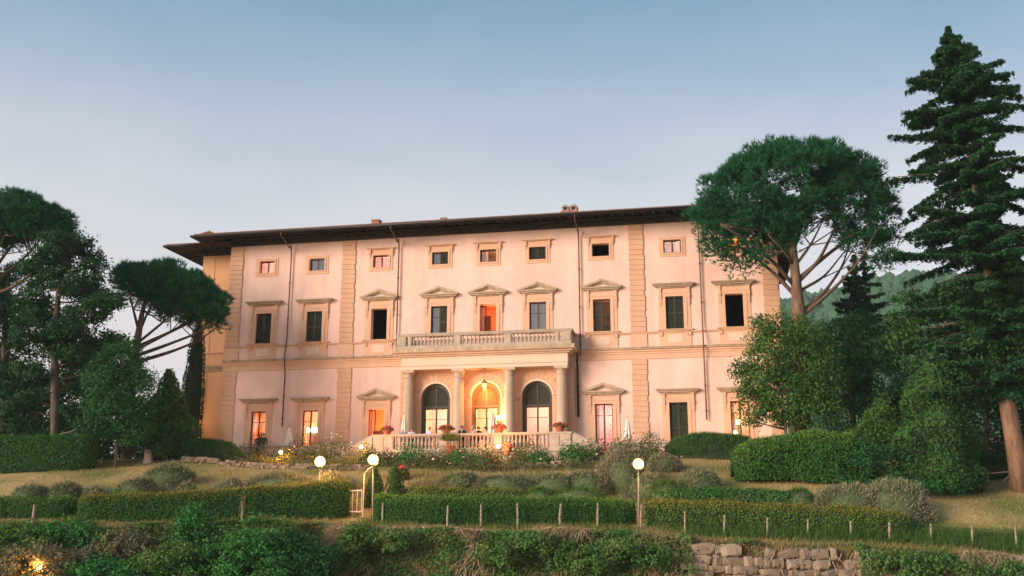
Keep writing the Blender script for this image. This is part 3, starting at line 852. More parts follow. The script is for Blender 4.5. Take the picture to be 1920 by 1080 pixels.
# ---- roof: hipped, wide eaves on rafters, gutters, chimneys
def roof_block(mb, x0, x1, y0, y1, z, slope, ov, th=0.14):
    X0, X1, Y0, Y1 = x0 - ov, x1 + ov, y0 - ov, y1 + ov
    half = min(X1 - X0, Y1 - Y0) / 2
    zr = z + half * slope
    if X1 - X0 >= Y1 - Y0: r0, r1 = (X0 + half, (Y0 + Y1) / 2), (X1 - half, (Y0 + Y1) / 2)
    else: r0, r1 = ((X0 + X1) / 2, Y0 + half), ((X0 + X1) / 2, Y1 - half)
    for dz in (0, th):
        vs = [(X0, Y0, z + dz), (X1, Y0, z + dz), (X1, Y1, z + dz), (X0, Y1, z + dz), (*r0, zr + dz), (*r1, zr + dz)]
        if X1 - X0 >= Y1 - Y0: fs = [(0, 1, 5, 4), (1, 2, 5), (2, 3, 4, 5), (3, 0, 4)]
        else: fs = [(0, 1, 4), (1, 2, 5, 4), (2, 3, 5), (3, 0, 4, 5)]
        mb.add(vs, fs if dz else [f[::-1] for f in fs], 1 if dz else 0)
    for a, b in (((X0, Y0), (X1, Y0)), ((X1, Y0), (X1, Y1)), ((X1, Y1), (X0, Y1)), ((X0, Y1), (X0, Y0))):
        mb.quad((*a, z), (*b, z), (*b, z + th), (*a, z + th), 1)
EZ = 19.26
SL = 0.235
mb = MB(); roof_block(mb, -19.1, 19.1, 0, DEEP, EZ, SL, 2.0)
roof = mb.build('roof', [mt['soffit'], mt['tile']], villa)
mb = MB(); roof_block(mb, -22.35, -12.0, 2.0, 16, EZ - 0.02, SL * 0.5, 2.05, 0.13)
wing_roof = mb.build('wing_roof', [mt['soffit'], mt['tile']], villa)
mb = MB(); mb.add([(-0.05, -1.93, 0.0), (0.05, -1.93, 0.0), (0.05, -1.93, -0.13), (-0.05, -1.93, -0.13), (-0.05, 0.1, 2.03 * SL), (0.05, 0.1, 2.03 * SL), (0.05, 0.1, 2.03 * SL - 0.18), (-0.05, 0.1, 2.03 * SL - 0.18)],
    [(0, 3, 2, 1), (4, 5, 6, 7), (0, 1, 5, 4), (1, 2, 6, 5), (2, 3, 7, 6), (3, 0, 4, 7)])
raf = fix_normals(mb.mesh('rafter', mt['rafter']))
n = 58
for k in range(n):
    inst('rafter', raf, roof, (-19.6 + 39.2 * k / (n - 1), 0, EZ - 0.005 + 0.07 * SL))
for k in range(24):
    inst('rafter', raf, roof, (-19.1, 0.6 + 0.75 * k, EZ - 0.005 + 0.07 * SL), (0, 0, R(-90)))
    inst('rafter', raf, roof, (19.1, 0.6 + 0.75 * k, EZ - 0.005 + 0.07 * SL), (0, 0, R(90)))
rows = [(-22.2 + 0.7 * k, 2.0, 0) for k in range(3)] + [(-22.35, 2.5 + 0.75 * k, R(-90)) for k in range(17)]
for x, y, rz in rows:
    inst('rafter', raf, wing_roof, (x, y, EZ - 0.03), (0, 0, rz), (1, 1, 0.9))
# tile ends along the eave, seen edge-on
mb = MB()
for k in range(230):
    x = -21.0 + 42.0 * (k + 0.5) / 230
    mb.tube([(x, -2.06, EZ + 0.13), (x, -0.8, EZ + 0.13 + 1.26 * SL)], 0.085, 6)
for k in range(60):
    y = -1.9 + 22.8 * (k + 0.5) / 60 * 0.9
    mb.tube([(-21.16, y, EZ + 0.13), (-19.9, y, EZ + 0.13 + 1.26 * SL)], 0.085, 6)
o = mb.build('eave_tiles', mt['tile'], roof); tag(o, kind='stuff')
mb = MB()
for k in range(30):
    x = -24.3 + 3.1 * (k + 0.5) / 30
    mb.tube([(x, -0.11, EZ + 0.1), (x, 1.0, EZ + 0.1 + 1.1 * SL * 0.5)], 0.08, 6)
o = mb.build('eave_tiles', mt['tile'], wing_roof); tag(o, kind='stuff')
mb = MB(); mb.tube([(-21.2, -2.1, EZ + 0.03), (21.2, -2.1, EZ + 0.03)], 0.085, 8); mb.tube([(-21.17, -2.1, EZ + 0.03), (-21.17, 2.0, EZ + 0.03)], 0.085, 8)
mb.tube([(21.17, -2.1, EZ + 0.03), (21.17, 21, EZ + 0.03)], 0.085, 8)
mb.build('gutter', mt['gutter'], roof, True)
mb = MB(); mb.tube([(-24.48, -0.14, EZ + 0.02), (-21.3, -0.14, EZ + 0.02)], 0.08, 8); mb.tube([(-24.46, -0.14, EZ + 0.02), (-24.46, 18, EZ + 0.02)], 0.08, 8)
mb.build('gutter', mt['gutter'], wing_roof, True)
for u, zb in ((-14.35, 5.9), (-6.35, 10.7), (6.25, 10.2), (14.17, 5.85)):
    mb = MB()
    mb.tube([(u, -2.1, EZ + 0.0), (u, -2.1, EZ - 0.25), (u, -0.5, EZ - 0.75), (u, -0.33, 18.75), (u, -0.17, 18.2), (u, -0.17, 12.0), (u, -0.37, 10.85), (u, -0.37, 10.35), (u, -0.17, 9.6), (u, -0.17, zb)] if zb < 9 else
            [(u, -2.1, EZ + 0.0), (u, -2.1, EZ - 0.25), (u, -0.5, EZ - 0.75), (u, -0.33, 18.75), (u, -0.17, 18.2), (u, -0.17, zb)], 0.045, 8)
    dp = mb.build('downpipe', mt['pipe'], villa, True)
    m2 = MB()
    for z in (16.0, 13.4) + ((8.0, 6.4) if zb < 9 else ()): m2.lathe([(0.075, z), (0.075, z + 0.07)], u, -0.17, 8)
    m2.build('pipe_clip', mt['gutter'], dp)
mb = MB(); mb.tube([(6.12, -0.6, 10.3), (6.05, -0.5, 9.7), (6.05, -0.2, 9.4), (6.05, -0.15, 6.2)], 0.07, 8); mb.build('downpipe', mt['gutter'], villa, True)

def chimney(px, py_top, off, w, h, brick=True, double=False):
    p = at(px, py_top, 64 + 2)
    # place on the front slope of the roof, off metres behind the wall
    c, s = math.cos(YAW), math.sin(YAW)
    tb = None
    for u in np.arange(-20, 20, 0.02):
        q = fw(u, -off, 0); k = at(px, py_top, q.y)
        if abs(k.x - q.x) < 0.03: tb = (u, k.z); break
    u, ztop = tb
    z0 = EZ + (off + 2.0) * SL - 0.2
    mb = MB(); zc = ztop - 0.16
    if double:
        mb.box(u - w, u + w, off - w * 0.6, off + w * 0.6, z0, zc - 0.45)
        mb.box(u - w * 1.15, u + w * 1.15, off - w * 0.75, off + w * 0.75, zc - 0.45, zc - 0.35)
    else:
        mb.box(u - w, u + w, off - w, off + w, z0, zc)
    ch = mb.build('chimney', mt['brick'] if brick else mt['mortar'], roof)
    m2 = MB()
    if double:
        for s in (-1, 1):
            x = u + s * w * 0.52
            for dx in (-1, 1):
                for dy in (-1, 1): m2.box(x + dx * w * 0.33 - 0.05, x + dx * w * 0.33 + 0.05, off + dy * w * 0.5 - 0.05, off + dy * w * 0.5 + 0.05, zc - 0.35, zc - 0.05)
            m2.add([(x - w * 0.5, off - w * 0.7, zc - 0.05), (x + w * 0.5, off - w * 0.7, zc - 0.05), (x + w * 0.5, off + w * 0.7, zc - 0.05), (x - w * 0.5, off + w * 0.7, zc - 0.05), (x, off, ztop + 0.12)],
                   [(0, 1, 4), (1, 2, 4), (2, 3, 4), (3, 0, 4), (3, 2, 1, 0)])
    else:
        m2.box(u - w * 1.2, u + w * 1.2, off - w * 1.2, off + w * 1.2, zc, zc + 0.06)
        for k in range(3): m2.box(u - w * 0.95, u + w * 0.95, off - w * 0.95, off + w * 0.95, zc - 0.12 - 0.16 * k, zc - 0.07 - 0.16 * k)
    m2.build('chimney_cap', mt['mortar'] if brick else mt['brick'], ch)
chimney(707, 411, 1.2, 0.27, 1, True)
chimney(833, 407, 2.0, 0.2, 1, False)
chimney(1069, 385, 1.6, 0.55, 1, True, True)

# ---- porch: rusticated wall with three arches, four columns, entablature, balcony
PW = 5.85
PY = -0.55
AR, ASP = 1.0, 7.55
ACX = (-3.41, 0.0, 3.41)
mb = MB()
us = [-PW]
for c in ACX: us += [c - AR, c + AR]
us += [PW]
ZB, ZTOP = 3.4, 9.38
for a, b in zip(us[::2], us[1::2]):
    mb.quad((a, PY, ZB), (b, PY, ZB), (b, PY, ZTOP), (a, PY, ZTOP))
NA = 20
for c in ACX:
    for k in range(NA):
        a0, a1 = math.pi * (1 - k / NA), math.pi * (1 - (k + 1) / NA)
        p0 = (c + AR * math.cos(a0), ASP + AR * math.sin(a0)); p1 = (c + AR * math.cos(a1), ASP + AR * math.sin(a1))
        mb.quad((p0[0], PY, p0[1]), (p1[0], PY, p1[1]), (p1[0], PY, ZTOP), (p0[0], PY, ZTOP))
        mb.quad((p0[0], PY, p0[1]), (p0[0], 0.05, p0[1]), (p1[0], 0.05, p1[1]), (p1[0], PY, p1[1]))
    for s in (-1, 1):
        x = c + s * AR
        mb.quad((x, PY, ZB), (x, 0.05, ZB), (x, 0.05, ASP), (x, PY, ASP))
for s in (-1, 1):
    x = s * PW
    mb.quad((x, PY, ZB), (x, 0.0, ZB), (x, 0.0, ZTOP), (x, PY, ZTOP))
pw = mb.build('porch_wall', mt['peach'], villa)
# voussoirs and pier stones, each its own
def wedge(c, a0, a1, r0, r1, zmax):
    pts = []
    def pt(a, r):
        x, z = c + r * math.cos(a), ASP + r * math.sin(a)
        if z > zmax: k = (zmax - ASP) / (r * math.sin(a)); x, z = c + r * k * math.cos(a), zmax
        return (x, z)
    g = 0.008
    pts = [pt(a1 + g, r0), pt(a0 - g, r0), pt(a0 - g * 0.7, r1), pt(a1 + g * 0.7, r1)]
    return pts
for c in ACX:
    nv = 13
    for k in range(nv):
        a1 = math.pi * k / nv; a0 = math.pi * (k + 1) / nv
        mb = MB(); mb.prism(wedge(c, a0, a1, AR + 0.16, 1.70 if k % 2 else 1.6, ZTOP - 0.02)[::-1], PY - 0.035, PY + 0.005)
        o = mb.build('voussoir', mt['block'], pw); fix_normals(o.data)
    mb = MB()
    for k in range(NA):
        a0, a1 = math.pi * (1 - k / NA), math.pi * (1 - (k + 1) / NA)
        r0, r1 = AR - 0.005, AR + 0.14
        q = [(c + r0 * math.cos(a0), ASP + r0 * math.sin(a0)), (c + r0 * math.cos(a1), ASP + r0 * math.sin(a1)), (c + r1 * math.cos(a1), ASP + r1 * math.sin(a1)), (c + r1 * math.cos(a0), ASP + r1 * math.sin(a0))]
        mb.prism(q, PY - 0.06, PY + 0.01)
    o = mb.build('archivolt', mt['panel'], pw); fix_normals(o.data)
piers = [(-PW, -4.55), (-2.27, -1.14), (1.14, 2.27), (4.55, PW)]
for a, b in piers:
    mb = MB(); mb.box(a - 0.0, b + 0.0, PY - 0.10, PY + 0.01, 7.36, 7.52); mb.build('impost', mt['peach'], pw)
    for k in range(10):
        z = 3.9 + k * 0.345
        w = b - a
        cut = 0.5 if k % 2 else 0.38
        for x0, x1 in ((a + 0.012, a + w * cut - 0.012), (a + w * cut + 0.012, b - 0.012)):
            mb = MB(); mb.box(x0, x1, PY - 0.035, PY + 0.005, z + 0.013, z + 0.332); mb.build('pier_stone', mt['block'], pw)
for a, b in ((-PW, -5.05), (5.05, PW)):
    for k in range(5):
        z = 7.56 + k * 0.345
        mb = MB(); mb.box(a + 0.012, b - 0.012, PY - 0.035, PY + 0.005, z + 0.013, z + 0.332); mb.build('pier_stone', mt['block'], pw)

# arch joinery
def arch_ring(r0, r1, c, y0, y1, zb, mb):
    for k in range(NA):
        a0, a1 = math.pi * (1 - k / NA), math.pi * (1 - (k + 1) / NA)
        mb.prism([(c + r0 * math.cos(a0), ASP + r0 * math.sin(a0)), (c + r0 * math.cos(a1), ASP + r0 * math.sin(a1)), (c + r1 * math.cos(a1), ASP + r1 * math.sin(a1)), (c + r1 * math.cos(a0), ASP + r1 * math.sin(a0))], y0, y1)
    for s in (-1, 1):
        a, b = sorted((c + s * r0, c + s * r1)); mb.box(a, b, y0, y1, zb, ASP)
ZTR = 6.98
for i, c in enumerate(ACX):
    mb = MB(); arch_ring(0.80, 0.995, 0, -0.32, -0.2, 3.8, mb); mb.box(-0.80, 0.80, -0.30, -0.2, ZTR - 0.07, ZTR + 0.09)
    mb.box(-0.04, 0.04, -0.29, -0.2, ZTR + 0.09, ASP + 0.79)
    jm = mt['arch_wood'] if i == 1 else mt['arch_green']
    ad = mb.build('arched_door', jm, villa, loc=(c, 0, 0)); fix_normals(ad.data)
    mb = MB()
    for k in range(17):
        z = ZTR + 0.12 + k * 0.078
        if z > ASP: hwid = math.sqrt(max(0.01, 0.80 ** 2 - (z + 0.04 - ASP) ** 2))
        else: hwid = 0.80
        for x0, x1 in ((-hwid, -0.04), (0.04, hwid)):
            mb.add([(x0, -0.285, z), (x1, -0.285, z), (x1, -0.275, z + 0.012), (x0, -0.275, z + 0.012), (x0, -0.235, z + 0.07), (x1, -0.235, z + 0.07), (x1, -0.225, z + 0.08), (x0, -0.225, z + 0.08)],
                   [(0, 1, 5, 4), (3, 7, 6, 2), (0, 3, 2, 1), (4, 5, 6, 7), (0, 4, 7, 3), (1, 2, 6, 5)])
    inst('louvre', mb.mesh('louvre', jm), ad)
    mb = MB(); mb.quad((-0.99, -0.19, ZTR - 0.02), (0.99, -0.19, ZTR - 0.02), (0.99, -0.19, 8.7), (-0.99, -0.19, 8.7)); mb.box(-0.99, 0.99, -0.19, -0.18, ZTR - 0.02, 8.7)
    mb = MB(); mb.box(-0.99, 0.99, -0.19, -0.17, ZTR - 0.02, 8.7); inst('backing_board', mb.mesh('backing_board', jm), ad)
    fr = frame_mesh(0.79, ZTR - 0.07 - 3.8, (1.0, 2.4)); fo = inst('frame', fr, ad, (0, -0.24, 3.8))
    pm = pane_mesh(0.66, ZTR - 0.2 - 3.8)
    if i != 1:
        inst('pane', pm, ad, (-0.72, -0.24, 3.88)); inst('pane', pm, ad, (0.055, -0.24, 3.88))
    if i == 2:
        inst('curtain', curtain_mesh(1.5, ZTR - 0.1 - 3.8, 'curtain'), ad, (-0.75, 0.35, 3.82))
    if i == 0:
        inst('curtain', curtain_mesh(0.62, ZTR - 0.3 - 3.8, 'curtain'), ad, (0.1, 0.35, 3.82)); inst('curtain', curtain_mesh(0.35, ZTR - 0.3 - 3.8, 'curtain'), ad, (-0.35, 0.5, 3.82))
    inst('room', room_mesh(1.65, 9.0, 4.5, 'room_pale'), ad, (0, 0, 0))
    lamp_light('room_light', (0.3, 1.8, 6.6), (290, 330, 270)[i], (1, 0.66, 0.44), 0.2, ad)

# columns
colm = MB(); colm.lathe([(0.36, 4.10), (0.36, 5.3), (0.35, 6.6), (0.325, 8.2), (0.305, 8.86)], 0, 0, 24); SHAFT = colm.mesh('shaft', mt['column'], True)
colm = MB(); colm.box(-0.47, 0.47, -0.47, 0.47, 3.74, 3.9); colm.lathe([(0.46, 3.9), (0.47, 3.96), (0.44, 4.02), (0.40, 4.04), (0.40, 4.10)], 0, 0, 24); BASE = colm.mesh('base', mt['column'])
colm = MB(); colm.lathe([(0.305, 8.86), (0.34, 8.88), (0.34, 8.93), (0.315, 8.94), (0.315, 9.08), (0.37, 9.1), (0.415, 9.2)], 0, 0, 24); colm.box(-0.43, 0.43, -0.43, 0.43, 9.2, 9.379); CAP = colm.mesh('capital', mt['column'])
for c in (-5.12, -1.7, 1.7, 5.12):
    co = inst('column', SHAFT, villa, (c, -1.05, 0)); inst('base', BASE, co); inst('capital', CAP, co)
mb = MB()
for z0, z1, pr, ex in ((9.38, 9.62, 1.40, -0.30), (9.62, 9.68, 1.46, -0.25), (9.68, 10.22, 1.42, -0.28), (10.22, 10.32, 1.55, -0.12), (10.32, 10.44, 1.72, 0.05), (10.44, 10.62, 1.92, 0.22)):
    mb.box(-PW - ex, PW + ex, -pr, 0.01, z0, z1)
ent = mb.build('entablature', mt['panel'], villa)
mb = MB(); mb.box(-PW - 0.24, PW + 0.24, -1.95, 0.01, 10.622, 10.72); mb.box(-PW - 0.235, PW + 0.235, -1.945, -1.925, 10.45, 10.62); slab = mb.build('balcony_slab', mt['grey_stone'], villa)

BALP = [(0.085, 0.0), (0.085, 0.05), (0.05, 0.07), (0.055, 0.12), (0.095, 0.24), (0.085, 0.32), (0.05, 0.45), (0.042, 0.52), (0.06, 0.54), (0.06, 0.57), (0.08, 0.58), (0.08, 0.62)]
mb = MB(); mb.lathe(BALP, 0, 0, 10); BALU = mb.mesh('baluster', mt['balustrade'], False)
bal = empty('balcony_balustrade', (0, 0, 0), parent=villa)
by = -1.52
mb = MB(); mb.box(-5.85, 5.85, by - 0.16, by + 0.16, 10.722, 10.93)
for s in (-1, 1):
    a, b = sorted((s * 5.85, s * 5.53)); mb.box(a, b, by + 0.16, -0.02, 10.722, 10.93)
mb.build('base_course', mt['balustrade'], bal)
mb = MB(); mb.box(-5.93, 5.93, by - 0.19, by + 0.19, 11.60, 11.69); mb.box(-5.9, 5.9, by - 0.16, by + 0.16, 11.55, 11.60); mb.box(-5.96, 5.96, by - 0.22, by + 0.22, 11.69, 11.74)
for s in (-1, 1):
    a, b = sorted((s * 5.93, s * 5.48)); mb.box(a, b, by + 0.22, -0.02, 11.58, 11.735)
mb.build('handrail', mt['balustrade'], bal)
for c, w in ((-5.52, 0.32), (-1.7, 0.24), (1.7, 0.24), (5.52, 0.32), (-4.95, 0.13), (4.95, 0.13)):
    mb = MB(); mb.box(c - w, c + w, by - 0.15, by + 0.15, 10.93, 11.55); mb.box(c - w + 0.06, c + w - 0.06, by - 0.175, by - 0.14, 11.0, 11.48); mb.build('pedestal', mt['balustrade'], bal)
for s in (-1, 1):
    a, b = sorted((s * 5.82, s * 5.56)); mb = MB(); mb.box(a, b, by + 0.151, -0.02, 10.93, 11.58); mb.build('side_panel', mt['balustrade'], bal)
for a, b in ((-4.82, -1.94), (-1.46, 1.46), (1.94, 4.82)):
    for k in range(11):
        inst('baluster', BALU, bal, (a + (b - a) * (k + 0.5) / 11, by, 10.93))
# lantern over the middle door and the bracket lamp beside it
lp = fw(0, 1.0, 8.22)
lan = empty('hanging_lantern', lp, -YAW, 'lit brass lantern hanging from a chain over the middle porch arch', 'lantern')
mb = MB(); mb.tube([(0, 0, 1.16), (0, 0, 0.46)], 0.015, 6); mb.lathe([(0.07, 1.12), (0.07, 1.16)], 0, 0, 8); mb.build('chain', mt['brass'], lan)
mb = MB(); mb.lathe([(0.21, 0.20), (0.22, 0.23), (0.10, 0.38), (0.03, 0.42), (0.03, 0.47)], 0, 0, 6); mb.lathe([(0.10, -0.24), (0.12, -0.2)], 0, 0, 6)
for k in range(6):
    a = math.pi * k / 3; mb.tube([(0.115 * math.cos(a), 0.115 * math.sin(a), -0.22), (0.2 * math.cos(a), 0.2 * math.sin(a), 0.22)], 0.012, 4)
mb.build('lantern_frame', mt['brass'], lan)
mb = MB(); mb.lathe([(0.10, -0.2), (0.185, 0.19)], 0, 0, 6); mb.build('lantern_glass', mt['globe'], lan)
lamp_light('lantern_light', (0, 0.0, -0.36), 130, (1, 0.45, 0.13), 0.15, lan)
bp_ = fw(0.98, 0.75, 6.0)
br = empty('wall_lamp', bp_, -YAW, 'bright wall lamp on the right jamb of the middle porch door', 'wall lamp')
mb = MB(); mb.box(-0.06, 0.06, 0.0, 0.1, -0.16, 0.16); mb.tube([(0, 0.02, -0.05), (0, -0.16, -0.05), (0, -0.16, 0.04)], 0.018, 6); mb.build('bracket', mt['brass'], br)
mb = MB(); mb.ball((0, -0.16, 0.17), 0.14, 12); mb.build('lamp_bulb', mt['bulb'], br, True)
lamp_light('wall_lamp_light', (0, -0.42, 0.2), 40, (1, 0.50, 0.17), 0.1, br)
p = fw(-22.6, -1.2, 5.6)
br = empty('wall_lamp', p, -YAW, 'glowing lamp at the far left corner of the villa beside the cypress', 'wall lamp')
mb = MB(); mb.box(0.12, 0.25, -0.06, 0.06, -0.2, 0.12); mb.tube([(0.15, 0, -0.1), (-0.02, 0, -0.1), (-0.02, 0, 0.0)], 0.02, 6); mb.build('bracket', mt['iron'], br)
mb = MB(); mb.ball((-0.02, 0, 0.14), 0.15, 12); mb.build('lamp_bulb', mt['bulb'], br, True)
lamp_light('wall_lamp_light', (-0.35, -0.3, 0.15), 110, (1, 0.58, 0.22), 0.12, br)

# ------------------------------------------------------------------ terrace with balustrade and side stairs
TFZ = 3.75
ter = empty('terrace', VO, -YAW, 'pale stone terrace with balustrade and side stairs in front of the porch', 'terrace')
mb = MB(); mb.box(-6.2, 6.2, -4.85, -0.02, 1.8, TFZ); mb.build('terrace_base', mt['white_stone'], ter)
ty = -4.6
mb = MB(); mb.box(-6.2, 6.2, ty - 0.17, ty + 0.17, TFZ + 0.002, 3.98); mb.box(-6.25, 6.25, ty - 0.25, ty + 0.2, 3.66, TFZ + 0.001); mb.build('base_course', mt['white_stone'], ter)
mb = MB(); mb.box(-6.24, 6.24, ty - 0.2, ty + 0.2, 4.78, 4.88); mb.box(-6.2, 6.2, ty - 0.16, ty + 0.16, 4.73, 4.78); mb.build('handrail', mt['white_stone'], ter)
for c, w in ((-5.85, 0.34), (-5.18, 0.31), (-1.72, 0.27), (1.72, 0.27), (5.18, 0.31), (5.85, 0.34)):
    mb = MB(); mb.box(c - w, c + w, ty - 0.16, ty + 0.16, 3.981, 4.73); mb.box(c - w + 0.05, c + w - 0.05, ty - 0.185, ty - 0.15, 4.05, 4.68); mb.build('pedestal', mt['white_stone'], ter)
mb = MB(); mb.lathe([(r * 0.95, z * 0.75 / 0.62) for r, z in BALP], 0, 0, 10); BAL2 = mb.mesh('baluster', mt['white_stone'])
for a, b, n in ((-4.86, -2.0, 12), (-1.44, 1.44, 12), (2.0, 4.86, 12)):
    for k in range(n): inst('baluster', BAL2, ter, (a + (b - a) * (k + 0.5) / n, ty, 3.981))
for s in (-1, 1):
    for k in range(4):
        a, b = sorted((s * (6.25 + 0.36 * k), s * (6.25 + 0.36 * (k + 1)))); mb = MB(); mb.box(a, b, ty + 0.35, ty + 2.3, 2.0, TFZ - 0.17 * (k + 1)); mb.build('stair_step', mt['white_stone'], ter)
    pts = [(s * 6.26, 3.2), (s * 8.0, 2.6), (s * 8.0, 3.95), (s * 7.75, 4.0), (s * 6.26, 4.75)]
    if s < 0: pts = pts[::-1]
    mb = MB(); mb.prism(pts, ty - 0.13, ty + 0.13); o = mb.build('stair_parapet', mt['white_stone'], ter); fix_normals(o.data)
    mb = MB(); mb.tube([(s * 6.2, ty, 4.82), (s * 7.75, ty, 4.05), (s * 8.1, ty, 4.0)], 0.11, 6); mb.build('stair_coping', mt['white_stone'], ter)
# low walls along the upper walk
lw = empty('low_parapet', VO, -YAW, 'low rendered wall with flat coping along the walk left of the terrace', 'low wall')
mb = MB(); mb.box(-17.4, -8.2, -3.0, -2.62, 2.4, 4.30); mb.build('wall_body', mt['panel'], lw)
mb = MB(); mb.box(-17.45, -8.15, -3.06, -2.56, 4.302, 4.40); mb.build('coping', mt['white_stone'], lw)
lw = empty('low_parapet', VO, -YAW, 'low rendered wall with flat coping along the walk right of the terrace', 'low wall')
mb = MB(); mb.box(8.2, 17.0, -3.0, -2.62, 2.4, 4.22); mb.build('wall_body', mt['panel'], lw)
mb = MB(); mb.box(8.15, 17.05, -3.06, -2.56, 4.222, 4.32); mb.build('coping', mt['white_stone'], lw)
walk = MB(); walk.box(-18, -6.3, -2.6, -0.02, 2.0, 3.76); walk.box(6.3, 18, -2.6, -0.02, 2.0, 3.70)
o = walk.build('paved_walk', mt['white_stone']); o.location = VO; o.rotation_euler = (0, 0, -YAW); tag(o, kind='structure')

# ------------------------------------------------------------------ haze between the garden and the hill
hz = MB(); hz.box(-960, 960, -320, 1420, -5.2, 200)
hm = bpy.data.materials.new('haze'); hm.use_nodes = True
hn = hm.node_tree; hn.nodes.remove(hn.nodes['Principled BSDF'])
pv = hn.nodes.new('ShaderNodeVolumePrincipled'); pv.inputs['Color'].default_value = (0.86, 0.92, 1.0, 1); pv.inputs['Density'].default_value = 0.00024
hn.links.new(pv.outputs[0], hn.nodes['Material Output'].inputs['Volume'])
HAZE = hz.build('haze', hm); tag(HAZE, kind='stuff')


# ------------------------------------------------------------------ vegetation builders
def V3(p): return np.array([p[0], p[1], p[2]], float)

def lobes3(lobes, Y, base):
    """(px, py, half width px, half height px[, metres nearer or farther]) -> centre, radii in metres relative to base"""
    out = []
    for l in lobes:
        y = Y + (l[4] if len(l) > 4 else 0)
        c = V3(at(l[0], l[1], y)) - V3(base); k = mpp(y)
        out.append((c, np.array([l[2] * k, l[2] * k * 0.85, l[3] * k])))
    return out

def limb(mb, pts, r0, r1, n=6):
    pts = [np.array(p, float) for p in pts]
    # smooth the chain a little
    q = [pts[0]]
    for a, b, c in zip(pts[:-2], pts[1:-1], pts[2:]): q += [a * 0.25 + b * 0.75, b * 0.85 + (a + c) * 0.075, b * 0.75 + c * 0.25]
    q.append(pts[-1])
    mb.tube([Vector(p) for p in q], [r0 + (r1 - r0) * i / (len(q) - 1) for i in range(len(q))], n)

def shell_points(lobes, n, inner=0.55, low=0.5):
    """points near the surface of the lobes; low = share of the under side kept; those deep inside another lobe are dropped"""
    vol = np.array([r[0] * r[2] for _, r in lobes]); out = []; nrm = []
    for (c, r), k in zip(lobes, (vol / vol.sum() * n * 2.2).astype(int) + 3):
        d = unit(rng.normal(0, 1, (k, 3)))
        keep = (d[:, 2] > -0.15) | (rng.random(k) < low)
        d = d[keep]; f = rng.uniform(inner, 1.0, len(d))[:, None] ** 0.6
        out.append(c + d * r * f); nrm.append(d)
    P = np.concatenate(out); N = np.concatenate(nrm)
    ok = np.ones(len(P), bool)
    for c, r in lobes:
        ok &= (((P - c) / r) ** 2).sum(1) > 0.30
    P, N = P[ok], N[ok]
    if len(P) > n:
        i = rng.choice(len(P), n, replace=False); P, N = P[i], N[i]
    return P, N

def umbrella_pine(label, Y, trunk, limbs, lobes, ncl, group='umbrella pines', cr=0.55, nt=24, low=0.6):
    """trunk and limbs as pixel chains; crown of needle tufts"""
    base = on(trunk[0][0], trunk[0][1], Y)
    t = empty('umbrella_pine', base, 0, label, 'pine tree', group)
    L = lobes3(lobes, Y, base)
    mb = MB()
    tp = [V3(at(x, y, Y)) - V3(base) for x, y, _ in trunk]; tp[0] = np.array([tp[0][0], tp[0][1], -0.3])
    mb.tube([Vector(p) for p in tp], [r for _, _, r in trunk], 10)
    mb.build('trunk', mt['bark_pine'], t, True)
    mb = MB()
    P, N = shell_points(L, ncl, 0.5, low)
    for k, ch in enumerate(limbs):
        dy = (-1) ** k * rng.uniform(0.3, 1.0)
        pts = [V3(at(x, y, Y + dy * 1.6 * i / (len(ch) - 1))) - V3(base) for i, (x, y) in enumerate(ch)]
        limb(mb, pts, 0.13 if len(ch) > 3 else 0.10, 0.04, 7)
        e = pts[-1]; m = pts[-2]
        for _ in range(9):
            j = rng.choice(len(P)); q = P[j]
            if np.linalg.norm(q - e) > 4.0: continue
            s = m if rng.random() < 0.5 else e
            limb(mb, [s, (s + q) / 2 + rng.normal(0, 0.15, 3) - [0, 0, 0.2], q], 0.045, 0.015, 4)
    lb = mb.build('limbs', mt['bark_limb'], t, True); tag(lb, kind='stuff')
    # tufts
    n = len(P) * nt
    o = unit(rng.normal(0, 1, (n, 3)) + np.array([0, 0, 0.7])) * cr * rng.uniform(0.6, 1.0, (n, 1)) * np.array([1, 1, 0.85]) * np.repeat(rng.uniform(0.6, 1.25, (len(P), 1)), nt, 0)
    C = np.repeat(P, nt, 0) + o
    NN = unit(np.repeat(N, nt, 0) * 0.5 + unit(o) * 0.9 + np.array([0, 0, 0.7]))
    k = 6
    B = blades(np.repeat(C, k, 0), np.repeat(NN, k, 0), 0.34, 0.05, 0.42)
    cr_ = inst('crown', mesh_np('crown', B, 3, mt['pine']), t); tag(cr_, kind='stuff')
    return t

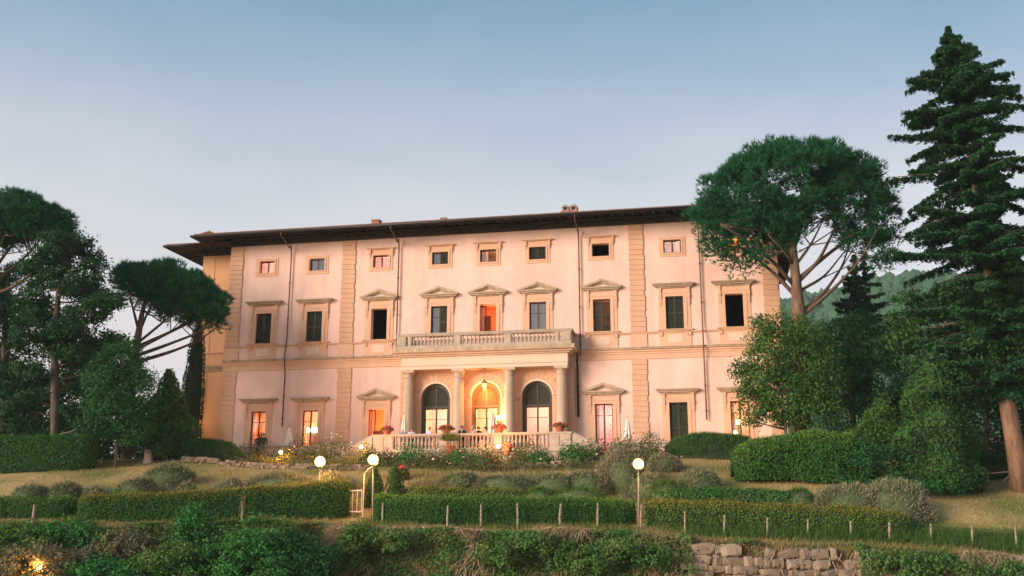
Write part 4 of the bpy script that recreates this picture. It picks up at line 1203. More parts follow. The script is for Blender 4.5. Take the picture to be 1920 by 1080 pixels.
def leafy_tree(name, label, cat, Y, basepx, trunks, lobes, ncl, mat, leaf=0.17, npc=30, cr=0.42, group=None, bark='bark', low=0.75, limbs=True):
    base = on(basepx[0], basepx[1], Y)
    t = empty(name, base, 0, label, cat, group)
    L = lobes3(lobes, Y, base)
    for ch in trunks:
        mb = MB(); pts = [V3(at(x, y, Y)) - V3(base) for x, y, _ in ch]; pts[0][2] = -0.3
        mb.tube([Vector(p) for p in pts], [r for _, _, r in ch], 8)
        mb.build('trunk', mt[bark], t, True)
    if trunks and limbs:
        mb = MB(); top = V3(at(trunks[0][-1][0], trunks[0][-1][1], Y)) - V3(base)
        for c, r in L:
            tr_ = np.array([V3(at(x, y, Y)) - V3(base) for x, y, _ in trunks[0]]); zz = min(c[2] - 0.25 * np.hypot(*(c - top)[:2]), top[2]); zz = max(zz, tr_[1][2] * 0.5)
            st = np.array([np.interp(zz, tr_[:, 2], tr_[:, 0]), np.interp(zz, tr_[:, 2], tr_[:, 1]), zz])
            limb(mb, [st, (st + c) / 2 + rng.normal(0, 0.12, 3), c], 0.07, 0.025, 5)
            for _ in range(3):
                d = unit(rng.normal(0, 1, 3)); limb(mb, [c, c + d * r * 0.4 + [0, 0, 0.1], c + d * r * 0.8], 0.03, 0.01, 4)
        tag(mb.build('limbs', mt[bark], t, True), kind='stuff')
    P, N = shell_points(L, ncl, 0.45, low)
    n = len(P) * npc
    C = np.repeat(P, npc, 0) + rng.normal(0, cr * 0.55, (n, 3)) * np.array([1, 1, 0.75])
    NN = np.repeat(N, npc, 0) * 0.6 + np.array([0, 0, 0.5])
    tag(inst('crown', mesh_np('crown', cards(C, NN, leaf, leaf * 0.55, 0.7), 4, mt[mat]), t), kind='stuff')
    return t

def layered_conifer(name, label, Y, trunk, prof, nb, mat, bark, per=110, droop=0.30, up=0.22, leaf=0.26, group=None, low_cut=None, cat='conifer', flat=0.5, rag=0.3):
    """trunk: (px, py, radius m) from the foot up; prof: (py, left px, right px) of the crown from the top down"""
    base = on(trunk[0][0], trunk[0][1], Y)
    t = empty(name, base, 0, label, cat, group)
    tp = [V3(at(x, y, Y)) - V3(base) for x, y, _ in trunk]; foot = tp[0].copy(); tp[0][2] = -0.3
    mb = MB(); mb.tube([Vector(p) for p in tp], [r for _, _, r in trunk], 10); mb.build('trunk', mt[bark], t, True)
    pys = np.array([p[0] for p in prof], float); lf = np.array([p[1] for p in prof], float); rt = np.array([p[2] for p in prof], float)
    tpy = np.array([p[1] for p in trunk][::-1], float)
    tx = np.array([p[0] for p in tp][::-1]); ty_ = np.array([p[1] for p in tp][::-1]); tzz = np.array([p[2] for p in tp][::-1])
    k = mpp(Y)
    mb = MB(); allC = []; allN = []
    w = (lf + rt) * np.gradient(pys); cs = np.cumsum(w) / w.sum()
    for b in range(nb):
        q = (b + rng.random()) / nb
        py = float(np.interp(q, np.concatenate([[0], cs]), np.concatenate([[pys[0]], pys])))
        if rng.random() < 0.25: py = rng.uniform(pys[0], pys[0] + 0.3 * (pys[-1] - pys[0]))
        if b % 12 == 0: py = pys[0] + 0.10 * (pys[-1] - pys[0]) * ((b // 12) % 10) / 10.0
        az = b * 2.39996 + rng.normal(0, 0.25)
        cx, sx = math.cos(az), math.sin(az)
        half = np.interp(py, pys, rt) if cx > 0 else np.interp(py, pys, lf)
        avg = (np.interp(py, pys, lf) + np.interp(py, pys, rt)) / 2
        L = (abs(cx) * half + (1 - abs(cx)) * avg) * k * rng.uniform(1 - rag, 1.14)
        o = np.array([np.interp(py, tpy, tx), np.interp(py, tpy, ty_), np.interp(py, tpy, tzz)])
        d = np.array([cx, sx, 0.0]); side = np.array([-sx, cx, 0.0])
        u = up * rng.uniform(0.5, 1.4); dr = droop * rng.uniform(0.6, 1.4)
        ts = np.linspace(0, 1, 6)
        pts = [o + d * L * x + np.array([0, 0, 1]) * L * (u * x - dr * x * x + 0.10 * x ** 4) for x in ts]
        mb.tube([Vector(p) for p in pts], list(np.linspace(max(0.02, 0.022 * L), 0.008, 6)), 4)
        n = int(per * (0.35 + L))
        x = rng.uniform(0.03, 1.0, n) ** 0.85
        wd = (0.09 + 0.17 * L * (1 - x) ** 0.7 * np.clip(x * 4, 0.4, 1)) * 1.0
        s = rng.uniform(-1, 1, n) * wd
        # sprays gather in small pads along the branch, leaving gaps between
        npad = 3 + L * 1.5; pad = np.floor(x * npad); x2 = (pad + 0.5 + rng.normal(0, 0.24, n)) / npad
        x2 = np.clip(x2, 0.05, 1.03)
        C = o + d[None] * (L * x2)[:, None] + side[None] * s[:, None] + np.array([0, 0, 1])[None] * (L * (u * x2 - dr * x2 ** 2 + 0.10 * x2 ** 4) - abs(s) * 0.25 + rng.normal(0, 0.05, n) - np.abs(rng.normal(0, 0.10, n)) + rng.normal(0, 0.05))[:, None]
        allC.append(C); allN.append(np.tile(np.array([d[0] * 0.4, d[1] * 0.4, 0.8]), (n, 1)))
    tag(mb.build('limbs', mt['bark'], t), kind='stuff')
    C = np.concatenate(allC); N = np.concatenate(allN)
    tag(inst('crown', mesh_np('crown', cards(C, N, leaf, leaf * 0.46, flat), 4, mt[mat]), t), kind='stuff')
    return t

def lumpy_grid(axis, radii, na, f=1.5, amp=0.16, seed=0.0):
    """closed surface of revolution about a chain of points, with lumps"""
    P = []
    for (p, r) in zip(axis, radii):
        a = np.linspace(0, 2 * math.pi, na + 1)
        P.append(np.stack([p[0] + r * np.cos(a), p[1] + r * np.sin(a), np.full(na + 1, p[2])], 1))
    P = np.array(P)
    d = np.array([np.array(axis)] * 1)[0][:, None, :]
    off = P - d
    k = 1 + amp * wob(P, f, seed)[..., None]
    k[:, -1] = k[:, 0]
    return d + off * k

def cone_shrub(name, label, cat, Y, basepx, toppx, prof, n, mat, leaf=0.14, group=None, amp=0.16, upw=0.6, stem=True, sink=0.0):
    """dense upright shrub: prof = (fraction of the height, half width px)"""
    base = on(basepx[0], basepx[1], Y); t = empty(name, base, 0, label, cat, group)
    b = V3(at(*basepx, Y)) - V3(base); b[2] = -0.1 - sink; tpv = V3(at(*toppx, Y)) - V3(base)
    k = mpp(Y); fr = np.linspace(0, 1, 22)
    rad = np.interp(fr, [p[0] for p in prof], [p[1] for p in prof]) * k
    ax = [b + (tpv - b) * f for f in fr]
    G = lumpy_grid(ax, rad, 22, 1.6, amp, basepx[0])
    C, N = scatter_grid(G, n)
    core = lumpy_grid(ax, rad * 0.82, 22, 1.6, amp, basepx[0])
    C = C - N * rng.uniform(0, 0.12, (n, 1)) * np.minimum(rad.max(), 1.0)
    NN = N * 0.7 + np.array([0, 0, upw])
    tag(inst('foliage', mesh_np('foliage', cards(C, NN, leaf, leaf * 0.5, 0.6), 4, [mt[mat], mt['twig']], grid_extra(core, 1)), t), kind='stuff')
    if stem:
        mb = MB(); mb.tube([Vector((b[0], b[1], -0.2)), Vector(b + (tpv - b) * 0.4)], [0.09, 0.05], 6); mb.build('stem', mt['bark'], t)
    return t

def hedge(label, pts, n, mat='hedge', lit='hedge_lit', nlit=None, width=0.9, leaf=0.085, group='clipped hedges', name='hedge', amp=0.085, cat='hedge', round_=0.3):
    """pts: (px, py of the top edge, Y). Foot on the ground. Leaves over a dark twiggy body, young shoots on top in a lit leaf colour"""
    P = [at(*p) for p in pts]
    xs = np.array([p.x for p in P]); ys = np.array([p.y for p in P]); zt = np.array([p.z for p in P])
    s = np.concatenate([[0], np.cumsum(np.hypot(np.diff(xs), np.diff(ys)))])
    m = max(6, int(s[-1] / 0.3)); ss = np.linspace(0, s[-1], m)
    X, Yv, ZT = np.interp(ss, s, xs), np.interp(ss, s, ys), np.interp(ss, s, zt)
    for _ in range(3):
        X[1:-1] = (X[:-2] + 2 * X[1:-1] + X[2:]) / 4; Yv[1:-1] = (Yv[:-2] + 2 * Yv[1:-1] + Yv[2:]) / 4; ZT[1:-1] = (ZT[:-2] + 2 * ZT[1:-1] + ZT[2:]) / 4
    ZB = terr(X, Yv) - 0.12
    tx, ty2 = np.gradient(X), np.gradient(Yv); l = np.hypot(tx, ty2); nx, ny = ty2 / l, -tx / l      # towards the camera for a left-to-right path
    base = Vector((X[m // 2], Yv[m // 2], ZB[m // 2] + 0.12))
    t = empty(name, base, 0, label, cat, group)
    w = width / 2
    G = []
    for i in range(m):
        h = ZT[i] - ZB[i]; r = min(round_, h * 0.4)
        e = min(1.0, 0.45 + 2.2 * min(i, m - 1 - i) / 6.0) if True else 1
        sec = [(w, 0), (w * 1.03, h * 0.3), (w * 1.02, h * 0.6), (w, h - r), (w - r * 0.3, h - r * 0.3), (w - r, h), (0, h + 0.02), (-w + r, h), (-w + r * 0.3, h - r * 0.3), (-w, h - r), (-w, h * 0.4), (-w, 0)]
        G.append([(X[i] + nx[i] * a * e - base.x, Yv[i] + ny[i] * a * e - base.y, ZB[i] + b * (0.9 + 0.1 * e) - base.z) for a, b in sec])
    G = np.array(G)[:, ::-1]
    G = np.concatenate([G.mean(1, keepdims=True).repeat(12, 1)[:1], G, G.mean(1, keepdims=True).repeat(12, 1)[-1:]])
    nn = wob(G, 1.3, pts[0][0]) * amp + wob(G, 4.1, pts[0][0] + 3) * amp * 0.5
    cen = G.mean(1, keepdims=True)
    G = G + unit(G - cen) * nn[..., None]
    C, N = scatter_grid(G, n)
    N = unit(C - (cen[0, 0] * 0)) if False else N
    # outward
    core = cen + (G - cen) * np.array([0.94, 0.90, 0.93])
    C = C + N * rng.uniform(-0.06, 0.06, (n, 1)) * 1.0
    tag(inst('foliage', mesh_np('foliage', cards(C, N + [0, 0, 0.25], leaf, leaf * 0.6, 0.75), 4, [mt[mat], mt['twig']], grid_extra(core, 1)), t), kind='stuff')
    nl = nlit if nlit is not None else n // 5
    if nl:
        C, N = scatter_grid(G[:, 4:9], int(nl * 1.5))
        tag(inst('top_growth', mesh_np('top_growth', cards(C + np.array([0, 0, 0.03]) + rng.normal(0, 0.045, C.shape) + np.array([0, 0, 0.16]) * (rng.random((len(C), 1)) ** 6), N * 0.3 + [0, -0.3, 0.7], leaf, leaf * 0.55, 0.9), 4, mt[lit]), t), kind='stuff')
    return t

def dome_points(rx, ry, h, n, z0=0.05):
    a = rng.uniform(0, 2 * math.pi, n); z = rng.uniform(z0, 1, n)
    r = np.sqrt(np.maximum(0, 1 - z ** 2))
    D = np.stack([r * np.cos(a), r * np.sin(a), z], 1)
    return D * np.array([rx, ry, h]), D

def lavender(label, px, py, Y, rx, hpx, n=1500, bloom=0.55, cat='lavender', group='lavender clumps', fol='lavender', blo='lav_bloom', name='lavender_clump'):
    base = on(px, py, Y); k = mpp(Y); rx *= k; h = hpx * k
    # keep the visible top where the photograph has it
    top = at(px, py - hpx, Y).z; h = max(0.3, top - base.z)
    t = empty(name, base, 0, label, cat, group)
    T, D = dome_points(rx, rx * 0.8, h, n, -0.35)
    T *= rng.uniform(0.72, 1.0, (n, 1)); T = T * (1 + 0.12 * wob(T + px, 2.2, px)[:, None])
    S0 = T * np.array([0.55, 0.55, 0.45]) 
    d = unit(T - S0 + np.array([0, 0, 0.25 * h])); L = np.linalg.norm(T - S0, axis=1)
    B = blades(S0, d, L * 1.1, 0.035, 0.12)
    C2 = T * 0.86; B2 = blades(C2, d, 0.22, 0.05, 0.55)
    G = lumpy_grid([(0, 0, -0.45 * h - 0.1), (0, 0, h * 0.25), (0, 0, h * 0.5), (0, 0, h * 0.68), (0, 0, h * 0.76)], [rx * 0.74, rx * 0.74, rx * 0.62, rx * 0.36, 0.01], 14, 1.8, 0.1, px)
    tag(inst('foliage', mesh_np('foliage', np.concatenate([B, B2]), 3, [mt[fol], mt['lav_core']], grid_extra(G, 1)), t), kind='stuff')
    m = int(n * bloom)
    if m:
        i = rng.choice(n, m, replace=False)
        Q = T[i] + d[i] * 0.05
        B = cards(Q, rng.normal(0, 1, (m, 3)), 0.14, 0.035, 0.1)
        B3 = blades(Q - d[i] * 0.06, d[i], 0.14, 0.038, 0.25)
        tag(inst('bloom', mesh_np('bloom', B3, 3, mt[blo]), t), kind='stuff')
    return t

bm_ = bmesh.new(); bmesh.ops.create_icosphere(bm_, subdivisions=1, radius=1.0); bm_.verts.ensure_lookup_table()
ICO_V = np.array([v.co[:] for v in bm_.verts]); ICO_F = np.array([[v.index for v in f.verts] for f in bm_.faces]); bm_.free()

def blooms(pts, size, mat, parent, name='flowers'):
    out = []
    for p in pts:
        s = size * rng.uniform(0.6, 1.25)
        v = ICO_V * s * (1 + 0.25 * rng.normal(0, 1, (len(ICO_V), 1))) * np.array([1, 1, 0.75])
        out.append((v + p)[ICO_F].reshape(-1, 3))
    tag(inst(name, mesh_np(name, np.concatenate(out), 3, mt[mat]), parent), kind='stuff')

def rose_bush(label, px, py, Y, rx, hpx, mat='bloom_pink', nf=14, leafm='rose_leaf', n=900, group='rose bushes', fs=0.07, mat2=None, nf2=0):
    base = on(px, py, Y); k = mpp(Y); rx *= k
    top = at(px, py - hpx, Y).z; h = max(0.4, top - base.z)
    t = empty('rose_bush', base, 0, label, 'rose bush', group)
    T, D = dome_points(rx, rx * 0.8, h, n); f = rng.uniform(0.35, 1.0, (n, 1)); T *= f
    T = T * (1 + 0.22 * wob(T + px, 2.5, px)[:, None])
    tag(inst('foliage', mesh_np('foliage', cards(T, D + [0, 0, 0.3], 0.13, 0.075, 0.9), 4, mt[leafm]), t), kind='stuff')
    mb = MB()
    for _ in range(9):
        e, _d = dome_points(rx * 0.9, rx * 0.7, h * 1.05, 1); e = e[0]
        limb(mb, [(0, 0, -0.1), e * 0.5 + rng.normal(0, 0.06, 3), e], 0.018, 0.006, 4)
    tag(mb.build('stems', mt['bark'], t), kind='stuff')
    P, _d = dome_points(rx, rx * 0.8, h, nf)
    blooms(P * rng.uniform(0.85, 1.08, (nf, 1)), fs, mat, t)
    if nf2:
        P, _d = dome_points(rx, rx * 0.8, h, nf2); blooms(P * rng.uniform(0.85, 1.05, (nf2, 1)), fs, mat2, t)
    return t

# ------------------------------------------------------------------ trees, right of the villa
umbrella_pine('large umbrella pine with a broad domed crown over the right end of the villa', 56.0,
    [(1502, 840, .52), (1501, 700, .46), (1499, 600, .42), (1494, 545, .34), (1489, 490, .27), (1485, 440, .18), (1482, 380, .08)],
    [[(1504, 585), (1545, 550), (1580, 500), (1598, 440)], [(1504, 592), (1560, 545), (1612, 490), (1645, 430)], [(1496, 560), (1455, 515), (1418, 485), (1385, 440)], [(1490, 500), (1520, 460), (1545, 410)],
     [(1488, 480), (1455, 450), (1425, 400)], [(1495, 530), (1535, 490), (1565, 430), (1575, 380)], [(1487, 470), (1500, 410), (1505, 350)], [(1493, 540), (1450, 490), (1400, 450), (1350, 420)], [(1500, 520), (1560, 470), (1620, 430), (1660, 420)],
     [(1489, 500), (1470, 470), (1440, 440)], [(1500, 545), (1545, 520), (1585, 470)]],
    [(1480, 350, 130, 76), (1390, 385, 88, 64), (1580, 375, 92, 70), (1340, 412, 46, 48), (1425, 450, 56, 38), (1640, 415, 46, 56), (1500, 318, 100, 48), (1590, 335, 55, 42), (1365, 350, 45, 38), (1440, 320, 60, 40), (1350, 455, 38, 30), (1400, 492, 38, 22), (1658, 470, 32, 32), (1615, 452, 40, 32), (1470, 420, 70, 32), (1540, 400, 80, 38)], 470, cr=0.68, nt=48, low=0.4)
layered_conifer('spruce', 'very tall dark spruce with ragged tiers and a thick leaning trunk', 50.0,
    [(1916, 921, .50), (1900, 820, .44), (1884, 730, .40), (1866, 610, .30), (1845, 450, .20), (1820, 310, .13), (1797, 180, .07), (1777, 52, .015)],
    [(54, 4, 4), (80, 26, 34), (110, 48, 66), (140, 92, 96), (180, 108, 112), (220, 112, 116), (270, 140, 124), (330, 142, 126), (400, 148, 136), (470, 166, 146), (560, 176, 156), (640, 190, 156), (720, 180, 140), (748, 130, 115)],
    265, 'spruce', 'bark_warm', per=300, droop=0.36, up=0.18, leaf=0.20, rag=0.5)
layered_conifer('conifer', 'slim dark conifer behind the garden trees, the lower of twin tops', 72.0, [(1596, 800, .2), (1599, 640, .14), (1601, 478, .02)],
    [(478, 3, 3), (500, 14, 12), (540, 26, 18), (600, 44, 30), (680, 50, 40)], 70, 'cedar', 'bark', per=120, droop=0.2, up=0.25, leaf=0.24, group='background conifers')
layered_conifer('conifer', 'slim dark conifer behind the garden trees, the higher of twin tops', 73.0, [(1630, 800, .2), (1625, 640, .14), (1620, 472, .02)],
    [(472, 3, 3), (500, 10, 14), (540, 16, 28), (600, 26, 42), (680, 40, 50)], 70, 'cedar', 'bark', per=120, droop=0.2, up=0.25, leaf=0.24, group='background conifers')
leafy_tree('laurel_tree', 'loose olive green tree on two thin trunks hiding the villa right corner', 'tree', 54.6, (1480, 828),
    [[(1474, 828, .10), (1472, 790, .09), (1466, 740, .07)], [(1487, 826, .11), (1488, 780, .09), (1492, 730, .07)]],
    [(1452, 650, 46, 50), (1505, 680, 56, 70), (1432, 712, 42, 44), (1470, 735, 58, 42), (1404, 700, 22, 18), (1525, 735, 42, 46), (1462, 612, 32, 24), (1415, 765, 26, 22), (1440, 680, 50, 40), (1500, 620, 36, 30), (1490, 770, 56, 30), (1535, 770, 40, 34), (1450, 770, 30, 24), (1540, 700, 40, 50), (1384, 690, 16, 14), (1396, 738, 14, 12), (1418, 640, 18, 14), (1410, 790, 16, 8), (1425, 605, 14, 10)],
    600, 'laurel', 0.17, 34, 0.40, low=1.0)
leafy_tree('dark_tree', 'dense dark green tree behind the olive tree, under the umbrella pine', 'tree', 59.5, (1600, 850),
    [[(1600, 850, .2), (1598, 760, .16), (1592, 680, .1)]],
    [(1570, 645, 62, 48), (1622, 672, 66, 64), (1560, 720, 58, 56), (1655, 725, 56, 66), (1590, 780, 62, 46), (1685, 650, 42, 60), (1540, 660, 40, 40), (1650, 800, 50, 50), (1610, 610, 46, 24)], 800, 'oak', 0.2, 32, 0.42, low=0.9)
leafy_tree('broad_conifer', 'broad olive green conifer with hanging sprays behind the leaning spruce', 'conifer', 52.0, (1790, 905), [[(1790, 905, .25), (1788, 760, .2), (1790, 640, .12)]],
    [(1700, 600, 40, 16), (1755, 585, 46, 16), (1830, 590, 50, 18), (1900, 600, 50, 20), (1690, 640, 36, 18), (1735, 640, 44, 18), (1800, 635, 50, 20), (1870, 640, 50, 20), (1720, 680, 40, 18), (1770, 690, 46, 22), (1830, 690, 50, 22), (1900, 690, 50, 20), (1750, 730, 46, 22), (1810, 735, 46, 22), (1870, 725, 36, 12), (1700, 560, 30, 12), (1790, 550, 50, 14), (1870, 555, 50, 14), (1850, 605, 50, 18, -3), (1880, 655, 46, 18, -3), (1836, 690, 46, 18, -3), (1896, 700, 36, 16, -3), (1870, 565, 36, 14, -3), (1820, 650, 40, 16, -3)], 800, 'yew', 0.2, 28, 0.36, None, low=1.0)
leafy_tree('dark_tree', 'shadowy evergreen filling the gap behind the leaning spruce trunk', 'tree', 57.5, (1850, 880),
    [[(1850, 880, .2), (1850, 780, .16), (1850, 720, .1)]],
    [(1845, 800, 75, 80), (1900, 770, 70, 90), (1780, 780, 60, 80), (1930, 830, 60, 50), (1720, 780, 50, 70)], 420, 'cypress', 0.22, 30, 0.55)
cone_shrub('arborvitae', 'broad conical evergreen shrub standing left of the spruce trunk', 'evergreen shrub', 50.5, (1765, 925), (1742, 680),
    [(0, 62), (0.12, 74), (0.4, 66), (0.7, 50), (0.9, 30), (1, 3)], 11000, 'yew', 0.19, amp=0.36)
leafy_tree('young_tree', 'small bright green young tree rising behind the round hedge', 'tree', 52.5, (1640, 870), [[(1640, 870, .06), (1642, 810, .05), (1644, 780, .03)]],
    [(1650, 790, 36, 30), (1622, 812, 34, 26), (1668, 812, 34, 30), (1652, 762, 16, 18), (1640, 845, 52, 30)], 190, 'laurel', 0.16, 30, 0.34)
leafy_tree('shrub', 'dark leafy shrub between the round hedge and the conical evergreen', 'shrub', 50.0, (1640, 928), [],
    [(1620, 870, 50, 42), (1670, 880, 46, 38), (1590, 885, 40, 34), (1650, 910, 60, 22), (1700, 900, 40, 32)], 260, 'oak', 0.15, 32, 0.3)
leafy_tree('shrub', 'low dark shrub spreading at the foot of the conical evergreen', 'shrub', 48.6, (1730, 935), [],
    [(1720, 915, 50, 18), (1780, 905, 40, 20), (1670, 925, 40, 14)], 130, 'oak', 0.14, 32, 0.26)
hedge('dark clipped hedge in the shade left of the spruce trunk', [(1795, 852, 53.5), (1850, 856, 53.2), (1925, 858, 53.0)], 3500, 'yew', 'hedge', 500, 1.2, 0.1)

# ------------------------------------------------------------------ trees, left of the villa
umbrella_pine('umbrella pine cut off by the left edge with long bare limbs', 60.0,
    [(-70, 860, .4), (-66, 700, .36), (-52, 600, .3), (-36, 545, .26), (-20, 480, .14), (-10, 430, .08)],
    [[(-36, 545), (15, 510), (60, 470), (90, 430)], [(-40, 560), (25, 540), (75, 500), (110, 450)], [(-36, 545), (0, 490), (30, 450), (45, 420)], [(-30, 520), (-10, 480), (10, 440)], [(-45, 570), (10, 545), (60, 515), (85, 480)]],
    [(40, 405, 62, 38), (92, 425, 38, 34), (0, 420, 60, 50), (60, 440, 50, 22), (112, 445, 22, 22), (-50, 430, 60, 60), (50, 425, 70, 30)], 220, cr=0.6, nt=46)
umbrella_pine('umbrella pine whose crown reaches across the left corner of the villa', 62.5,
    [(236, 860, .36), (243, 760, .32), (252, 680, .28), (257, 640, .24), (266, 590, .16), (275, 550, .07)],
    [[(255, 655), (300, 632), (350, 608), (392, 580)], [(253, 668), (310, 648), (370, 625), (405, 605)], [(258, 630), (275, 590), (290, 556)], [(256, 645), (305, 605), (345, 570)], [(252, 680), (320, 660), (370, 640), (410, 612)], [(260, 620), (250, 580), (240, 550)], [(256, 650), (320, 622), (372, 590)]],
    [(272, 532, 48, 32), (312, 524, 44, 28), (348, 552, 52, 38), (392, 575, 32, 32), (240, 528, 26, 28), (330, 580, 40, 16), (405, 600, 18, 22), (300, 548, 50, 24), (370, 590, 40, 22)], 250, cr=0.56, nt=44)
def pads(x0, x1, y0, y1, n, cx, seed):
    r = np.random.default_rng(seed); out = []
    for k in range(n):
        y = y0 + (y1 - y0) * (k + r.random()) / n; f = np.interp((y - y0) / (y1 - y0), [0, 0.12, 0.5, 0.85, 1], [0.25, 0.6, 1.0, 0.95, 0.7])
        x = cx + r.uniform(-1, 1) * f * (x1 - x0) / 2 * 0.8
        out.append((x, y, r.uniform(26, 50) * (0.6 + 0.4 * f), r.uniform(9, 17), r.uniform(-1.6, 1.6)))
    return out
leafy_tree('cedar', 'broad dark cedar with layered open branches left of the villa', 'conifer', 58.5, (107, 858), [[(107, 858, .32), (104, 760, .28), (102, 640, .22), (110, 540, .14), (130, 460, .05)]],
    pads(-10, 246, 446, 832, 46, 118, 3) + [(150, 452, 26, 14), (120, 470, 40, 12), (180, 500, 34, 12), (212, 560, 34, 12), (225, 640, 30, 14), (205, 690, 34, 14), (160, 590, 44, 20), (190, 635, 38, 18), (150, 665, 44, 20), (120, 620, 40, 18), (60, 560, 40, 16)], 1900, 'cedar', 0.2, 26, 0.34, 'cedars', low=1.0)
leafy_tree('cedar', 'dark cedar at the left edge standing behind the broad cedar', 'conifer', 62.5, (10, 858), [[(10, 858, .3), (8, 700, .24), (10, 590, .16), (15, 510, .05)]],
    pads(-90, 110, 505, 835, 34, 12, 8), 950, 'cedar', 0.22, 26, 0.38, 'cedars', low=1.0)
leafy_tree('dark_tree', 'dark tree mass behind the cedars left of the villa', 'tree', 67.0, (60, 850), [[(60, 850, .2), (60, 760, .15)]],
    [(40, 740, 80, 80), (120, 760, 80, 70), (190, 740, 50, 80), (-30, 720, 60, 90), (110, 680, 60, 50), (240, 790, 60, 40)], 420, 'cypress', 0.24, 28, 0.6)
leafy_tree('holm_oak', 'rounded green tree on a single thin trunk beside the left hedge', 'tree', 57.0, (218, 866), [[(218, 866, .10), (219, 830, .09), (221, 780, .07), (224, 730, .05)]],
    [(226, 685, 46, 42), (192, 716, 36, 46), (258, 735, 36, 50), (220, 772, 56, 46), (184, 768, 32, 36), (266, 782, 26, 40), (222, 722, 44, 40), (236, 655, 22, 20), (250, 800, 40, 30), (190, 800, 30, 26)], 620, 'oak', 0.17, 34, 0.40)
cone_shrub('yew_tree', 'dark pointed yew between the holm oak and the villa', 'yew tree', 60.5, (322, 850), (318, 692),
    [(0, 30), (0.15, 38), (0.45, 35), (0.7, 24), (0.9, 10), (1, 2)], 5200, 'yew', 0.22, amp=0.42)
cone_shrub('cypress', 'slender dark cypress against the far left corner of the villa', 'cypress', 67.5, (352, 826), (374, 596),
    [(0, 14), (0.15, 19), (0.5, 18), (0.8, 12), (0.95, 6), (1, 2)], 4200, 'cypress', 0.18, amp=0.14, upw=1.2)
leafy_tree('shrub', 'low mixed shrub under the holm oak beside the stone pillar', 'shrub', 58.6, (255, 864), [],
    [(252, 838, 24, 22), (205, 846, 20, 16), (300, 842, 20, 16), (180, 850, 18, 12)], 90, 'yew', 0.14, 30, 0.28)
leafy_tree('shrub', 'dark low thicket closing the view under the left trees', 'shrub', 65.0, (220, 862), [], [(200, 838, 56, 28), (275, 838, 46, 28), (140, 842, 50, 26), (322, 840, 36, 22), (60, 842, 60, 24)], 300, 'cypress', 0.2, 28, 0.4, None, low=1.0)
leafy_tree('shrub', 'yellow green shrub lit by the corner wall lamp', 'shrub', 66.4, (348, 832), [], [(345, 805, 12, 24), (338, 825, 16, 14)], 40, 'lemon_leaf', 0.15, 26, 0.24)

# ------------------------------------------------------------------ hedges
hedge('tall clipped hedge running off the left edge below the cedars', [(-60, 822, 56.2), (60, 821, 56.3), (130, 819, 56.5), (184, 815, 57.0)], 11000, 'hedge', 'hedge', 1200, 1.5, 0.11, amp=0.05)
hedge('long dark hedge left of the garden gate with golden lamplight coloured into its top', [(152, 933, 46.7), (300, 928, 46.8), (420, 922, 47.0), (540, 912, 47.3), (655, 903, 47.8)], 20000, 'hedge', 'hedge_gold_lit', 4200, 1.1, 0.09)
hedge('low dark hedge at the far left edge behind the leaning stake', [(-60, 940, 47.6), (60, 938, 47.6), (142, 936, 47.5)], 5000, 'hedge', 'hedge_lit', 900, 0.9, 0.09)
hedge('curving dark hedge between the gate and the right lamp post', [(703, 927, 47.3), (745, 932, 46.7), (830, 936, 46.3), (960, 937, 46.1), (1090, 938, 46.0), (1188, 945, 45.9)], 20000, 'hedge', 'hedge_lit', 4200, 1.0, 0.085)
hedge('long lower hedge behind the stakes right of the lamp post', [(1208, 941, 45.7), (1330, 945, 45.3), (1460, 950, 45.0), (1600, 956, 44.7), (1700, 964, 44.5)], 15000, 'hedge_lit', 'hedge_gold_lit', 3500, 0.9, 0.085, amp=0.09)
hedge('low spreading box edging behind the right stake fence', [(1226, 915, 48.0), (1320, 917, 47.8), (1420, 920, 47.6), (1520, 925, 47.4)], 8000, 'bush', 'grass_green', 1200, 1.3, 0.085, amp=0.12)
hedge('low olive green edging behind the curved hedge', [(760, 915, 49.0), (840, 917, 48.8), (960, 920, 48.6), (1060, 922, 48.4)], 5000, 'hedge_lit', 'hedge_gold_lit', 900, 0.9, 0.085, amp=0.12)
hedge('big rounded dark hedge in front of the right corner of the villa', [(1372, 848, 50.8), (1400, 832, 50.8), (1450, 822, 50.8), (1520, 815, 50.7), (1600, 812, 50.6)], 16000, 'hedge', 'hedge_lit', 2600, 2.2, 0.13, round_=0.7, amp=0.16)

# clumps of grey-green cotton lavender
def santolina(label, px, py, Y, rxpx, hpx, n):
    base = on(px, py, Y); k = mpp(Y); rx = rxpx * k; h = max(0.5, at(px, py - hpx, Y).z - base.z)
    t = empty('cotton_lavender', base, -YAW, label, 'shrub', 'cotton lavender mounds')
    T, D = dome_points(rx, rx * 0.42, h, n)
    T[:, 2] = h * (1 - np.abs(T[:, 0] / rx) ** 3.2 * 0.55) * np.minimum(1, (T[:, 2] / h) * 1.5) * (1 + 0.08 * wob(T, 1.4, px))
    B = blades(T * np.array([1, 1, 0.9]) - D * 0.08, D + np.array([0, 0, 0.9]), 0.24, 0.03, 0.35)
    G = lumpy_grid([(0, 0, -0.2), (0, 0, h * 0.4), (0, 0, h * 0.75), (0, 0, h * 0.84)], [rx * 0.97, rx * 0.93, rx * 0.7, 0.01], 24, 1, 0.04, px) * np.array([1, 0.42, 1])
    tag(inst('foliage', mesh_np('foliage', B, 3, [mt['santolina'], mt['twig']], grid_extra(G, 1)), t), kind='stuff')
santolina('wide feathery green mound at the foot of the villa left corner', 372, 862, 60.5, 86, 38, 12000)
santolina('wide feathery green mound in front of the closed right garden door', 1335, 857, 57.3, 94, 45, 13000)
